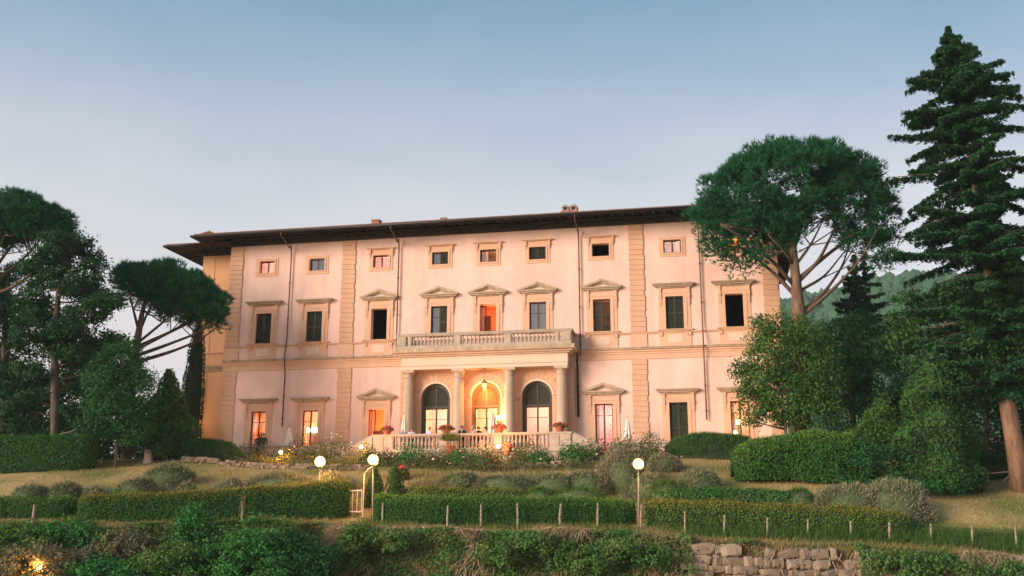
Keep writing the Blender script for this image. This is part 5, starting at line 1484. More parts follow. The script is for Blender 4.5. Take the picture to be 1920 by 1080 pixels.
hl = [('large grey lavender clump alone on the left lawn', 318, 908, 53.0, 44, 40, 2600), ('grey lavender clump left of the large one on the left lawn', 258, 925, 50.5, 36, 34, 2000),
      ('small lavender tuft right of the large lawn clump', 352, 923, 50.0, 22, 20, 900), ('lavender clump behind the low far left hedge', 60, 930, 50.0, 34, 26, 1500), ('lavender clump behind the left end of the long hedge', 125, 930, 50.0, 36, 30, 1600),
      ('lavender tuft behind the long hedge, near the dark lawn shrubs', 178, 932, 49.5, 24, 24, 1000),
      ('hazy lavender clump behind the middle of the long left hedge', 430, 920, 50.3, 30, 26, 1300), ('broad hazy lavender clump below the left globe lamp', 530, 912, 51.0, 66, 30, 3000),
      ('lavender clump behind the first lamp post, towards the gate', 620, 905, 50.4, 34, 24, 1400),
      ('grey lavender clump behind the left end of the curved hedge', 864, 915, 50.6, 30, 34, 1500), ('dark lavender clump behind the middle of the curved hedge', 955, 918, 50.0, 50, 30, 2400),
      ('green lavender clump right of the dark one behind the curved hedge', 1040, 918, 49.4, 36, 34, 1700), ('lavender clump behind the right end of the curved hedge', 1098, 915, 49.4, 34, 36, 1700),
      ('tall grassy lavender clump just left of the right lamp post', 1165, 905, 50.2, 46, 70, 3200), ('tan lavender clump just right of the right lamp globe', 1246, 890, 53.4, 30, 42, 1600),
      ('grey green lavender clump in front of the round hedge', 1312, 915, 49.3, 44, 40, 2000), ('lavender clump at the foot of the right lamp post hedge gap', 1215, 920, 48.8, 34, 36, 1500),
      ('tan dome of lavender left of a pair by the right lawn', 1588, 960, 46.6, 62, 54, 3600), ('large lilac grey dome of lavender right of a pair by the right lawn', 1680, 974, 46.2, 60, 78, 4200)]
for l in hl: lavender(*l[:4], l[4] * (1.4 if 'curved hedge' in l[0] else 1.12), l[5], int(l[6] * 1.7), bloom=0.7 if ('tan' in l[0] or 'lilac' in l[0] or 'hazy' in l[0] or 'tall' in l[0]) else 0.35)
for l in [('green leafy perennials behind the curved hedge, at its right third', 1085, 935, 48.0, 60, 26, 1300), ('green leafy perennials behind the curved hedge, beside the dark lavender', 1010, 933, 48.2, 34, 22, 900),
          ('bright tall weeds beside the tan lavender dome', 1500, 945, 47.2, 36, 34, 1300), ('green weeds under the right lamp globe', 1250, 925, 48.2, 40, 30, 1300), ('green weeds behind the low far left hedge', 20, 945, 48.6, 50, 18, 1000), ('green weeds below the large lawn lavender', 240, 930, 48.6, 60, 14, 1200)]:
    lavender(*l, 0.0, 'weeds', 'leafy weeds', 'grass_green', name='weed_clump')
cone_shrub('topiary_cone', 'small dark topiary cone left of a pair behind the gate', 'topiary', 49.0, (704, 930), (703, 878), [(0, 17), (0.2, 20), (0.6, 13), (0.9, 5), (1, 1)], 1800, 'yew', 0.10, 'topiary cones', 0.12)
cone_shrub('topiary_cone', 'small dark topiary cone right of a pair behind the gate', 'topiary', 49.0, (741, 930), (740, 872), [(0, 18), (0.2, 21), (0.6, 13), (0.9, 5), (1, 1)], 1800, 'yew', 0.10, 'topiary cones', 0.12)

# ------------------------------------------------------------------ flower beds before the terrace
rb = [('pale rose bush below the low left parapet lamp', 545, 862, 61.0, 26, 26, 'bloom_white', 14), ('straggly rose bush in front of the chandelier door', 590, 858, 61.0, 24, 30, 'bloom_pink', 10), ('tall arching rose bush left of the terrace stair', 628, 856, 60.4, 28, 46, 'bloom_white', 12),
      ('yellowish rose bush at the foot of the left stair lamp', 690, 856, 58.6, 20, 26, 'bloom_pink', 10), ('rose bush with pink blooms under the left terrace corner', 722, 868, 57.6, 24, 28, 'bloom_pink', 18), ('green rose bush with coral blooms below the left pedestals', 770, 862, 57.6, 30, 32, 'bloom_coral', 12),
      ('rose bush with scattered white blooms left of the potted tree', 815, 875, 56.4, 34, 34, 'bloom_white', 14), ('dark rose bush with pink blooms below the potted tree', 868, 872, 56.4, 32, 34, 'bloom_pink', 16), ('golden lit rose bush beside the terrace spotlight', 915, 860, 57.6, 24, 26, 'bloom_white', 12),
      ('reddish rose bush below the terrace spotlight', 905, 888, 55.0, 34, 34, 'bloom_red', 12), ('sprawling pale rose bush below the middle balustrade', 985, 868, 56.6, 36, 42, 'bloom_white', 22), ('green rose bush right of the middle balustrade', 1012, 878, 55.8, 20, 40, 'bloom_white', 8),
      ('dense dark green rose bush below the right pedestals', 1075, 868, 56.4, 26, 46, 'bloom_pink', 4), ('twiggy white rose bush beside the right terrace stair', 1118, 862, 57.0, 30, 46, 'bloom_white', 30),
      ('white flowering rose bush in front of the pink garden door', 1165, 850, 58.2, 26, 36, 'bloom_white', 26), ('tall rose bush of coral and cream blooms under the right pilaster', 1215, 856, 57.6, 32, 50, 'bloom_coral', 16),
      ('low rose bush with red blooms left of the right feathery mound', 1232, 866, 56.6, 20, 26, 'bloom_red', 12), ('rose bush with one big red bloom over white behind the topiary cones', 755, 905, 52.6, 14, 32, 'bloom_white', 4)]
for i, r_ in enumerate(rb):
    dark = 'dark' in r_[0] or 'green' in r_[0]
    rose_bush(r_[0], r_[1], r_[2], r_[3], r_[4] * (1.0 if 'one big red' in r_[0] else 1.35), r_[5], r_[6], max(3, r_[7] // 2), 'bush' if dark else 'rose_leaf', 1500 if dark else 1050, fs=0.075, mat2='bloom_white' if r_[6] != 'bloom_white' else 'bloom_pink', nf2=r_[7] // 4)
p = on(755, 905, 52.6); big = [o for o in COL.objects if o.get('label', '').startswith('rose bush with one big red')][0]
q = V3(at(755, 880, 52.6)) - V3(p)
blooms([q, q + [0.1, 0, 0.06], q + [-0.1, 0, 0.04], q + [0, 0, 0.12]], 0.15, 'bloom_red', big, 'large_bloom')
# low growth between the bushes
def scatter_ground(name, x0, x1, n, mat, length, wid, dens=None, yr=(0.0, 12.0), jit=0.5, loc=None):
    X = rng.uniform(x0, x1, n * 2)
    Yb = rng.uniform(yr[0], yr[1], n * 2) + np.interp(X, lipx, lipy)
    keep = np.ones(len(X), bool)
    if dens is not None: keep = rng.random(len(X)) < dens(X, Yb)
    X, Yb = X[keep][:n], Yb[keep][:n]
    Z = terr(X, Yb)
    C = np.stack([X, Yb, Z - 0.02], 1)
    tag(inst(name, mesh_np(name, blades(C, np.tile([0, -0.1, 1.0], (len(C), 1)), length, wid, jit), 3, mt[mat])), kind='stuff')
scatter_ground('grass', -26, 26, 46000, 'grass', 0.16, 0.035, yr=(-0.2, 14))
scatter_ground('grass', -26, 26, 26000, 'grass', 0.26, 0.035, yr=(-0.5, 1.6))
scatter_ground('grass', -26, 26, 9000, 'grass_green', 0.42, 0.03, yr=(0.4, 2.2), dens=lambda X, Y: np.clip(wob(np.stack([X, Y * 0.5, Y * 0], -1), 0.8, 2) + 0.5, 0, 1))
scatter_ground('grass', 8, 24, 12000, 'grass_green', 0.6, 0.03, yr=(0.9, 2.6))
scatter_ground('grass', -26, 26, 16000, 'grass', 0.34, 0.035, yr=(-0.75, 0.3))
scatter_ground('meadow', -8, 8, 16000, 'grass', 0.42, 0.03, yr=(3.2, 9.0), dens=lambda X, Y: np.clip(wob(np.stack([X, Y * 0.9, Y * 0], -1), 0.9, 6) + 0.45, 0, 1))
scatter_ground('meadow', -24, 9, 16000, 'lavender', 0.34, 0.03, yr=(2.6, 7.0), dens=lambda X, Y: np.clip(wob(np.stack([X, Y * 0.9, Y * 0], -1), 1.1, 3) + 0.2, 0, 1))
scatter_ground('meadow', -24, 12, 9000, 'lav_bloom', 0.38, 0.028, yr=(2.8, 7.0), dens=lambda X, Y: np.clip(wob(np.stack([X, Y * 0.9, Y * 0], -1), 1.1, 3) + 0.2, 0, 1))
def bed():
    n = 34000
    U = rng.uniform(-15, 11.5, n); OFF = rng.uniform(4.9, 10.2, n) - 2.0 * np.clip((np.abs(U) - 7) / 4, 0, 1)
    c, s = math.cos(YAW), math.sin(YAW)
    X = (U - 1.65) * c - OFF * s; Yb = 64 - (U - 1.65) * s - OFF * c
    keep = wob(np.stack([X, Yb, Yb * 0], -1), 1.1, 5) > -0.35
    X, Yb = X[keep], Yb[keep]; OFFk = OFF[keep]
    C = np.stack([X, Yb, terr(X, Yb) + rng.uniform(0, 1, len(X)) ** 1.5 * (0.5 + 0.3 * wob(np.stack([X, Yb, Yb * 0], -1), 2.0, 8)) * (1 + 1.7 * np.clip(1 - (OFFk - 4.9) / 1.0, 0, 1))], 1)
    tag(inst('ground_cover', mesh_np('ground_cover', cards(C, np.tile([0, -0.4, 1.0], (len(C), 1)), 0.13, 0.06, 0.9), 4, mt['rose_leaf'])), kind='stuff')
bed()

# ------------------------------------------------------------------ stones: edging walls and the retaining wall
def stone_mesh(seed, rough=0.2):
    r = np.random.default_rng(seed)
    bm = bmesh.new(); bmesh.ops.create_cube(bm, size=1.0)
    bmesh.ops.bevel(bm, geom=list(bm.edges), offset=0.24, segments=2, affect='EDGES', profile=0.55)
    for v in bm.verts: v.co += Vector(r.normal(0, 0.04, 3) * rough / 0.2)
    me = bpy.data.meshes.new('stone'); bm.to_mesh(me); bm.free(); me.materials.append(mt['stone_rough']); return me
STONES = [stone_mesh(k) for k in range(8)]
def edging(label, pts, n_per_m, courses, size, group='dry stone edgings'):
    P = [on(*p) for p in pts]
    base = P[len(P) // 2]; t = empty('dry_stone_wall', base, 0, label, 'stone edging', group)
    for a, b in zip(P[:-1], P[1:]):
        L = (b - a).length; n = max(2, int(L * n_per_m))
        for c in range(courses):
            for k in range(n):
                if c == courses - 1 and rng.random() < 0.25: continue
                q = a.lerp(b, (k + 0.5 * (c % 2) + rng.uniform(0.1, 0.4)) / n)
                sx = size * rng.uniform(0.8, 1.5)
                inst('stone', STONES[rng.integers(8)], t, (q.x - base.x, q.y - base.y + rng.normal(0, 0.04), tz(q.x, q.y) - base.z + size * 0.32 + c * size * 0.62), (rng.normal(0, .15), rng.normal(0, .15), rng.normal(0, .35)), (sx, size * 1.1, size * rng.uniform(0.55, 0.85)))
edging('rough dry stone edging between the left lawn and the villa', [(340, 866, 58.6), (400, 871, 58.4), (470, 877, 58.0), (540, 880, 57.4), (610, 882, 56.6), (690, 884, 55.6)], 4.2, 2, 0.24)
edging('low dry stone edging below the roses right of the terrace', [(985, 882, 55.0), (1050, 877, 55.4), (1118, 869, 56.3)], 3.6, 2, 0.26)
edging('short dry stone edging under the right feathery mound', [(1266, 860, 56.8), (1300, 860, 56.8), (1362, 858, 57.0)], 3.6, 2, 0.24)

rw_ = empty('retaining_wall', on(1450, 1025, 42.6), 0, 'rough stone retaining wall breaking through the ivy at bottom right', 'retaining wall')
rb0 = rw_.location.copy()
def lip_at(x): return float(np.interp(x, lipx, lipy))
x0, x1 = at(1285, 1030, 42.5).x, at(1625, 1035, 42.0).x
zrow = 0.0
for row in range(6):
    x = x0 + rng.uniform(-0.6, 0.2); h = rng.uniform(0.32, 0.56)
    while x < x1 + rng.uniform(-0.5, 0.6):
        w = rng.choice([rng.uniform(0.22, 0.45), rng.uniform(0.5, 1.15)])
        hh = h * rng.uniform(0.75, 1.05)
        cx = x + w / 2; yl = lip_at(cx)
        top = tz(cx, yl + 0.25) - 0.04
        z = top - zrow - h / 2
        fr = min(0.98, max(0.02, (top - z) / (top - FLOOR))); tt = 0.5 - math.sin(math.asin(1 - 2 * fr) / 3.0)
        if rng.random() > (0.16 if row == 0 else 0.06):
            inst('stone', STONES[rng.integers(8)], rw_, (cx - rb0.x, yl - 0.9 * tt - 0.02 - rb0.y + rng.normal(0, 0.04), z - rb0.z), (rng.normal(0, .07), rng.normal(0, .08), rng.normal(0, .12)), (w * rng.uniform(0.95, 1.06), rng.uniform(0.5, 0.7), hh * rng.uniform(0.9, 1.08)))
        x += w * 0.97
    zrow += h * 0.86
for px, py in ((1195, 1024), (1205, 1032), (1022, 1040), (1010, 1034), (1640, 1052), (1660, 1062), (1230, 1048), (1255, 1060), (1250, 1035)):
    q = at(px, py, lip_at(at(px, py, 43.3).x) - 0.4)
    inst('stone', STONES[rng.integers(8)], rw_, (q.x - rb0.x, q.y - rb0.y, q.z - rb0.z), (0, 0, rng.normal(0, .3)), (rng.uniform(.35, .6), .5, rng.uniform(.3, .5)))

# ------------------------------------------------------------------ ivy, dry stems and shrubs on the bank
def bank_points(n, xa, xb, keep=None):
    X = rng.uniform(xa, xb, n); t = rng.uniform(-0.45, 1.25, n); Yb = np.interp(X, lipx, lipy) - 0.9 * np.clip(t, -0.5, 1.0) + np.where(t > 1, -(t - 1) * 1.5, 0)
    Z = terr(X, Yb)
    # spread evenly down the steep face
    P = np.stack([X, Yb, Z], 1)
    if keep is not None: P = P[keep(P)]
    return P
def ivy():
    s0, s1 = at(1300, 1040, 42.5).x, at(1610, 1040, 42).x
    def keep(P):
        d = wob(P * np.array([1, 1, 1.0]), 1.1, 1.0) + 0.5 * wob(P, 3.1, 4.0)
        k = d > -0.8
        stone = (P[:, 0] > s0) & (P[:, 0] < s1)
        k &= ~stone | (d > 0.30)
        gul = np.abs(P[:, 0] - at(605, 1000, 46).x) < 0.55
        return k & (~gul | (rng.random(len(P)) < 0.25))
    P = bank_points(70000, -26, 26, keep)
    lump = 0.28 * np.clip(wob(P, 1.4, 7.0) + 0.4, 0, 1.2) + 0.10 * wob(P, 4.0, 2.0)
    C = P + np.array([0, -1.0, 0.45]) * (lump + rng.uniform(0, 0.10, len(P)))[:, None]
    C = C + np.array([0, -0.30, 0.08]) * ((C[:, 0] > s0 - 0.4) & (C[:, 0] < s1 + 0.4))[:, None]
    tag(inst('ivy', mesh_np('ivy', cards(C, np.tile([0, -0.8, 0.6], (len(C), 1)), 0.15, 0.115, 0.75), 4, mt['ivy'])), kind='stuff')
    # dry trailing stems
    def kd(P): return (wob(P, 0.8, 9.0) > 0.05) & ~((P[:, 0] > s0 - 0.5) & (P[:, 0] < s1 + 0.3) & (rng.random(len(P)) < 0.8))
    P = bank_points(22000, -12, 24, kd)
    D = np.stack([rng.normal(-0.5, 0.4, len(P)), rng.normal(-0.5, 0.2, len(P)), rng.normal(-0.9, 0.35, len(P))], 1)
    tag(inst('dry_stems', mesh_np('dry_stems', blades(P + [0, -0.30, 0.2], D, 0.62, 0.04, 0.25), 3, mt['dry'])), kind='stuff')
    P = bank_points(17000, -26, 26, lambda P: wob(P, 1.7, 12.0) > 0.0)
    tag(inst('weeds', mesh_np('weeds', cards(P + np.array([0, -1, 0.3]) * rng.uniform(0.1, 0.4, (len(P), 1)), np.tile([0, -0.7, 0.7], (len(P), 1)), 0.18, 0.05, 0.9), 4, mt['scrub'])), kind='stuff')
ivy()
bl = [('bright green bush at the bottom left of the bank', 470, 1050, 42.2, [(470, 1040, 62, 46), (420, 1060, 50, 40), (525, 1060, 46, 36), (480, 1075, 80, 30)], 'bush', 0.16),
      ('dark green bush right of the bright bush on the bank', 575, 1070, 42.4, [(570, 1050, 42, 44), (600, 1070, 36, 40), (545, 1020, 30, 24)], 'oak', 0.15),
      ('upright bush growing up against the long left hedge', 365, 1010, 43.4, [(365, 985, 34, 36), (350, 1020, 44, 34), (395, 1015, 36, 30), (372, 955, 14, 16)], 'bush', 0.15),
      ('green bush under the long hedge near the dry vine', 470, 1000, 43.8, [(480, 990, 50, 22), (530, 995, 30, 20), (430, 1000, 34, 20)], 'ivy', 0.15),
      ('pale straw coloured scrub in the middle of the left bank', 225, 1030, 42.8, [(225, 1020, 46, 26), (265, 1030, 36, 26), (190, 1040, 40, 24)], 'scrub', 0.15),
      ('dark green scrub bush below the long hedge left end', 140, 1010, 43.2, [(140, 995, 36, 20), (95, 1000, 36, 18), (170, 1010, 36, 18)], 'bush', 0.15),
      ('green bush at the left edge under the low hedge', 40, 1010, 43.0, [(40, 1000, 44, 22), (10, 1010, 40, 26), (75, 1015, 36, 18)], 'ivy', 0.15),
      ('tangled olive scrub at the bottom left corner', 60, 1070, 41.6, [(60, 1055, 60, 34), (0, 1065, 50, 36), (120, 1065, 50, 30)], 'scrub', 0.16),
      ('green scrub between the straw scrub and the bright bush', 320, 1065, 41.8, [(320, 1050, 50, 32), (270, 1070, 46, 26), (365, 1070, 40, 30)], 'ivy', 0.16),
      ('straggling scrub at the bottom, left of the straw scrub', 190, 1075, 41.5, [(180, 1072, 50, 26), (230, 1080, 40, 24)], 'bush', 0.16),
      ('ivy covered hump right of the gully below the gate', 690, 1020, 43.8, [(680, 1005, 40, 20), (735, 1010, 50, 20), (660, 1030, 28, 30)], 'ivy', 0.15),
      ('ivy covered hump below the middle of the curved hedge', 990, 1030, 43.2, [(1000, 1018, 50, 18), (940, 1035, 50, 22), (1050, 1040, 46, 22)], 'ivy', 0.15),
      ('ivy covered hump below the right lamp post', 1180, 1035, 42.8, [(1160, 1030, 46, 18), (1110, 1050, 46, 24), (1230, 1045, 40, 24)], 'ivy', 0.15),
      ('ivy spilling over the wall right of the bare stones', 1720, 1050, 41.9, [(1660, 1046, 50, 12), (1730, 1050, 50, 14), (1790, 1060, 50, 14), (1700, 1070, 60, 16)], 'ivy', 0.15),
      ('ivy tuft on the wall top at the right edge', 1880, 1070, 41.6, [(1880, 1068, 40, 14), (1820, 1075, 36, 12)], 'ivy', 0.15)]
for l, px, py, Y, lob, m, ls in bl:
    big = sum(a[2] * a[3] for a in lob)
    base = at(px, py, Y); leafy_tree('bush', l, 'bush', Y, (px, py), [], lob, int(60 + big / 28), m, ls, 30, 0.26, 'bushes on the bank', low=1.0)
# dry vine on a stake in the long hedge, bare stems in the bushes
p = on(452, 990, 46.0)
t = empty('dry_vine', p, 0, 'tan dried vine hanging down the face of the long left hedge', 'vine', )
mb = MB()
for k in range(5):
    a = V3(at(458 + rng.normal(0, 2), 930, 46.0)) - V3(p); b = V3(at(450 + rng.normal(0, 4), 985 + rng.normal(0, 6), 45.7)) - V3(p)
    limb(mb, [a, (a + b) / 2 + rng.normal(0, 0.1, 3), b], 0.014, 0.007, 5)
mb.build('stems', mt['bark_warm'], t)
p = at(336, 1066, 41.6)
t = empty('bare_stick', p, 0, 'thin bare stick standing in the green scrub at bottom left', 'stick'); mb = MB(); limb(mb, [(0, 0, -0.4), (0.03, 0, 0.4), (0.05, 0, 0.95)], 0.03, 0.015, 6); mb.build('stem', mt['stake'], t)

# ------------------------------------------------------------------ stake fence, gate, rustic fence, pillar
fen = empty('wire_fence', on(1050, 992, 45.1), 0, 'wire fence on rough wooden stakes along the front of the lower hedges', 'fence')
fb = fen.location.copy()
sk = [(65, 946, 975, 46.4, 8), (455, 940, 972, 46.0, 0), (718, 942, 978, 46.4, 0), (840, 948, 995, 45.4, 0), (902, 946, 990, 45.3, 1), (970, 943, 995, 45.2, -1), (1052, 944, 992, 45.15, 0), (1121, 943, 984, 45.1, 1), (1203, 946, 994, 44.95, 0), (1284, 957, 1003, 44.6, 0), (1359, 965, 1010, 44.4, 2), (1439, 970, 1015, 44.2, -1),
      (1515, 973, 1008, 44.05, -3), (1595, 977, 1012, 43.9, -1), (1668, 980, 1020, 43.75, 0), (1745, 982, 1025, 43.6, -4), (1822, 985, 1032, 43.5, -2), (1903, 988, 1038, 43.4, -5)]
tops = []
for k, (px, y0, y1, Y, lean) in enumerate(sk):
    a = at(px, y0, Y); b = on(px - lean * 0.5, y1, Y); b.z -= 0.2
    mb = MB(); mid = (a + b) / 2 + Vector((rng.normal(0, 0.02), 0, 0)); r = rng.uniform(0.045, 0.065)
    mb.tube([b - fb, mid - fb, a - fb], [r, r * 0.95, r * 0.75], 7); mb.build('stake', mt['stake'], fen); tops.append((a, b))
for f in (0.12, 0.45, 0.75):
    mb = MB()
    for (a, b), (c, d) in zip(tops[3:-1], tops[4:]): mb.tube([a.lerp(b, f) - fb + Vector((0, -0.06, 0)), c.lerp(d, f) - fb + Vector((0, -0.06, 0))], 0.006, 4)
    tag(mb.build('wire', mt['iron'], fen), kind='stuff')
g0, g1 = at(626, 972, 47.9), at(677, 974, 47.4)
gt = empty('garden_gate', g0, 0, 'pale painted metal bar gate between the two lower hedges', 'gate')
gv = g1 - g0; gv.z = 0; H = 1.06; zb_ = tz(g0.x, g0.y) - g0.z
def gp(f, z): return Vector((gv.x * f, gv.y * f, zb_ + z))
for nm, a, b, r in (('top_rail', gp(0, H), gp(1, H), 0.035), ('bottom_rail', gp(0, 0.08), gp(1, 0.08), 0.035)):
    mb = MB(); mb.tube([a, b], r, 6); mb.build(nm, mt['gate_paint'], gt)
for k in range(7):
    mb = MB(); mb.tube([gp(k / 6, 0.08), gp(k / 6, H)], 0.02, 6); mb.build('bar', mt['gate_paint'], gt)
for f, h in ((-0.06, 1.75), (1.06, 1.85)):
    mb = MB(); pts = [gp(f, -0.2), gp(f, h)]
    if f > 0: pts.append(gp(f + 0.14, h + 0.22)); pts.append(gp(f + 0.5, h + 0.5))
    mb.tube(pts, 0.032, 6); mb.build('post', mt['gate_paint'], gt)
tw = empty('plant_support', on(722, 930, 48.8), 0, 'thin pale bent support pole between the topiary cones', 'garden stake')
mb = MB(); mb.tube([(0, 0, -0.1), (0, 0, 0.75), (0.12, 0, 0.95), (0.35, 0, 1.25)], 0.022, 6); mb.build('pole', mt['gate_paint'], tw)
rf = empty('rustic_fence', on(1862, 918, 51.0), 0, 'rustic pole fence with diagonal braces in the shade beside the spruce trunk', 'fence')
r0 = rf.location.copy()
for px in (1826, 1851, 1894):
    a, b = at(px, 886, 51.0), at(px, 922, 51.0); mb = MB(); mb.tube([b - r0, a - r0], 0.055, 6); mb.build('post', mt['stake'], rf)
for a, b in (((1800, 893), (1895, 884)), ((1851, 888), (1828, 915)), ((1894, 890), (1866, 918))):
    mb = MB(); mb.tube([at(*a, 50.95) - r0, at(*b, 50.95) - r0], 0.035, 6); mb.build('rail', mt['stake'], rf)
pl_ = empty('stone_pillar', on(278, 861, 58.6), 0, 'short pale stone pillar with a plant pot under the left trees', 'pillar')
mb = MB(); mb.box(-0.24, 0.24, -0.24, 0.24, -0.2, 0.14); mb.add([(-0.2, -0.2, 0.14), (0.2, -0.2, 0.14), (0.2, 0.2, 0.14), (-0.2, 0.2, 0.14), (-0.17, -0.17, 0.72), (0.17, -0.17, 0.72), (0.17, 0.17, 0.72), (-0.17, 0.17, 0.72)], [(0, 1, 5, 4), (1, 2, 6, 5), (2, 3, 7, 6), (3, 0, 4, 7)]); mb.box(-0.23, 0.23, -0.23, 0.23, 0.721, 0.8)
mb.build('shaft', mt['white_stone'], pl_)

# ------------------------------------------------------------------ lamps in the garden
def globe_lamp(label, px, pyc, Y, rpx, basepy, power):
    c = at(px, pyc, Y); b = on(px, basepy, Y)
    t = empty('globe_lamp', b, 0, label, 'garden lamp', 'globe lamps in the garden')
    h = c.z - b.z; r = rpx * Y / FPX; dx = c.x - b.x
    mb = MB(); mb.tube([(0, 0, -0.2), (dx, 0, h - r * 0.95)], [0.045, 0.035], 10); mb.build('pole', mt['lamp_pole'], t, True)
    mb = MB(); mb.lathe([(0.07, h - r * 1.12), (0.10, h - r * 1.0), (0.11, h - r * 0.9)], dx, 0, 10); mb.build('collar', mt['lamp_pole'], t)
    mb = MB(); mb.ball((dx, 0, h), r, 24); mb.build('globe', mt['globe'], t, True)
    lamp_light('globe_light', (dx, 0, h), power, (1.0, 0.52, 0.16), r * 0.5, t)
globe_lamp('lit globe lamp on a pole behind the long left hedge', 600, 865.5, 49.0, 9.8, 925, 520)
globe_lamp('lit globe lamp on a tall pole beside the garden gate', 699.5, 862, 46.3, 9.8, 981, 420)
globe_lamp('lit globe lamp on a tall pole in the hedge gap right of centre', 1197, 870, 45.0, 10.3, 994, 260)
globe_lamp('small lit globe lamp in front of the rightmost garden door', 1384, 791.5, 57.8, 5.6, 850, 160)
def spot(label, px, py, Y, power):
    c = at(px, py, Y); b = on(px, py, Y)
    t = empty('garden_spotlight', b, 0, label, 'spotlight', 'small spotlights in the flower beds')
    h = c.z - b.z
    mb = MB(); mb.tube([(0, 0, -0.15), (0, 0, max(0.1, h - 0.1))], 0.02, 6); mb.lathe([(0.03, h - 0.14), (0.09, h - 0.06), (0.11, h)], 0, 0, 10); mb.build('holder', mt['iron'], t)
    mb = MB(); mb.ball((0, -0.05, h), 0.10, 12); mb.build('lamp_bulb', mt['bulb'], t, True)
    lamp_light('spot_light', (0, -0.2, h + 0.05), power, (1.0, 0.40, 0.085), 0.1, t)
spot('small bright spotlight under the low left parapet', 527, 848, 60.0, 220)
spot('small bright spotlight at the foot of the left terrace stair', 677, 838, 58.8, 220)
spot('small bright spotlight below the middle of the terrace balustrade', 934, 837, 58.2, 150)
spot('added small warm spotlight for an orange glow low in the scrub at bottom left', 75, 1062, 41.0, 150)  # lamp added to make the orange glow; no fixture known to stand here

# ------------------------------------------------------------------ parasols, planters
def parasol(label, u, off, zf, ztop, zbot, r):
    t = empty('parasol', fw(u, off, zf), -YAW, label, 'parasol', 'closed parasols')
    mb = MB(); mb.tube([(0, 0, 0), (0, 0, ztop - zf + 0.08)], 0.025, 8); mb.build('pole', mt['lamp_pole'], t)
    mb = MB(); mb.lathe([(0.26, 0), (0.26, 0.06), (0.05, 0.09), (0.05, 0.25)], 0, 0, 12); mb.build('base', mt['grey_stone'], t)
    mb = MB(); n = 32; prof = [(0.02, 1.0), (0.22, 0.93), (0.45, 0.7), (0.62, 0.45), (0.8, 0.2), (1.0, 0.0)]
    vs = []; fs = []
    for f, z in prof:
        for k in range(n):
            a = 2 * math.pi * k / n; rr = r * f * (1 + 0.22 * math.cos(8 * a + 2 * f)); vs.append((rr * math.cos(a), rr * math.sin(a), zbot - zf + z * (ztop - zbot)))
    for i in range(len(prof) - 1):
        for k in range(n):
            k2 = (k + 1) % n; fs.append((i * n + k2, i * n + k, (i + 1) * n + k, (i + 1) * n + k2))
    fs.append(tuple(range(n)))
    mb.add(vs, fs); mb.build('canopy', mt['parasol'], t)
parasol('closed white parasol beside the seated couple on the left walk', -13.0, 2.0, 3.76, 5.75, 4.3, 0.30)
parasol('closed white parasol at the left end of the terrace', -4.55, 3.7, 3.75, 6.25, 4.5, 0.26)
parasol('closed white parasol in front of the middle porch arch', 1.15, 3.7, 3.75, 6.25, 4.4, 0.34)
parasol('closed white parasol beside the right pilaster', 9.3, 1.6, 3.70, 5.95, 4.6, 0.24)

def planter(label, u, off, z, w=0.30, mat='bloom_red', h=0.26, nf=110, spread=0.42, fh=0.26, big=False):
    t = empty('flower_pot', fw(u, off, z), -YAW, label, 'flower pot', 'potted geraniums on the balustrade')
    mb = MB(); mb.lathe([(w * 0.62, 0.0), (w * 0.9, h * 0.8), (w * 1.02, h * 0.82), (w * 1.02, h), (w * 0.85, h), (w * 0.8, h * 0.9)], 0, 0, 16); mb.build('pot', mt['terracotta'], t, False)
    T, D = dome_points(spread, spread * 0.8, fh, 260); T *= rng.uniform(0.5, 1, (260, 1))
    tag(inst('foliage', mesh_np('foliage', cards(T + [0, 0, h * 0.9], D, 0.11, 0.09, 0.8), 4, mt['bush']), t), kind='stuff')
    P, _ = dome_points(spread, spread * 0.8, fh * 1.1, nf); blooms(P * rng.uniform(0.8, 1.1, (nf, 1)) + [0, 0, h * 0.9], 0.05, mat, t)
planter('pot of deep red geraniums at the left end of the balustrade', -5.35, 4.6, 4.885, mat='bloom_red')
planter('long pot of red geraniums above the potted tree', -1.55, 4.6, 4.885, 0.32, 'bloom_red', spread=0.52)
planter('full pot of coral geraniums beside the middle parasol', 1.75, 4.6, 4.885, 0.32, 'bloom_coral', spread=0.46, nf=170)
planter('terracotta pot of sparse red geraniums at the right end of the balustrade', 5.5, 4.6, 4.885, 0.32, 'bloom_red', spread=0.5, nf=70, h=0.32)
pt = empty('potted_tree', fw(-1.1, 5.35, 3.55), -YAW, 'small pale green tree in a terracotta pot before the balustrade', 'potted tree')
mb = MB(); mb.lathe([(0.22, 0), (0.33, 0.45), (0.37, 0.46), (0.37, 0.55), (0.31, 0.55), (0.29, 0.5)], 0, 0, 16); mb.build('pot', mt['terracotta'], pt)
mb = MB(); mb.tube([(0, 0, 0.4), (0.02, 0, 0.8), (-0.02, 0, 1.1)], 0.03, 6); mb.build('trunk', mt['bark'], pt)
T, D = dome_points(0.75, 0.6, 0.55, 700); T *= rng.uniform(0.3, 1, (700, 1)); tag(inst('foliage', mesh_np('foliage', cards(T + [0, 0, 0.85], D, 0.15, 0.06, 0.9), 4, mt['lemon_leaf']), pt), kind='stuff')
pt = empty('flower_pot', fw(2.4, 5.2, 3.5), -YAW, 'small coral flowers in a pot at the foot of the balustrade', 'flower pot', 'potted geraniums on the balustrade')
mb = MB(); mb.lathe([(0.16, 0), (0.24, 0.4), (0.26, 0.41), (0.26, 0.5), (0.2, 0.5)], 0, 0, 14); mb.build('pot', mt['terracotta'], pt)
P, _ = dome_points(0.3, 0.25, 0.3, 60); blooms(P + [0, 0, 0.45], 0.05, 'bloom_coral', pt)

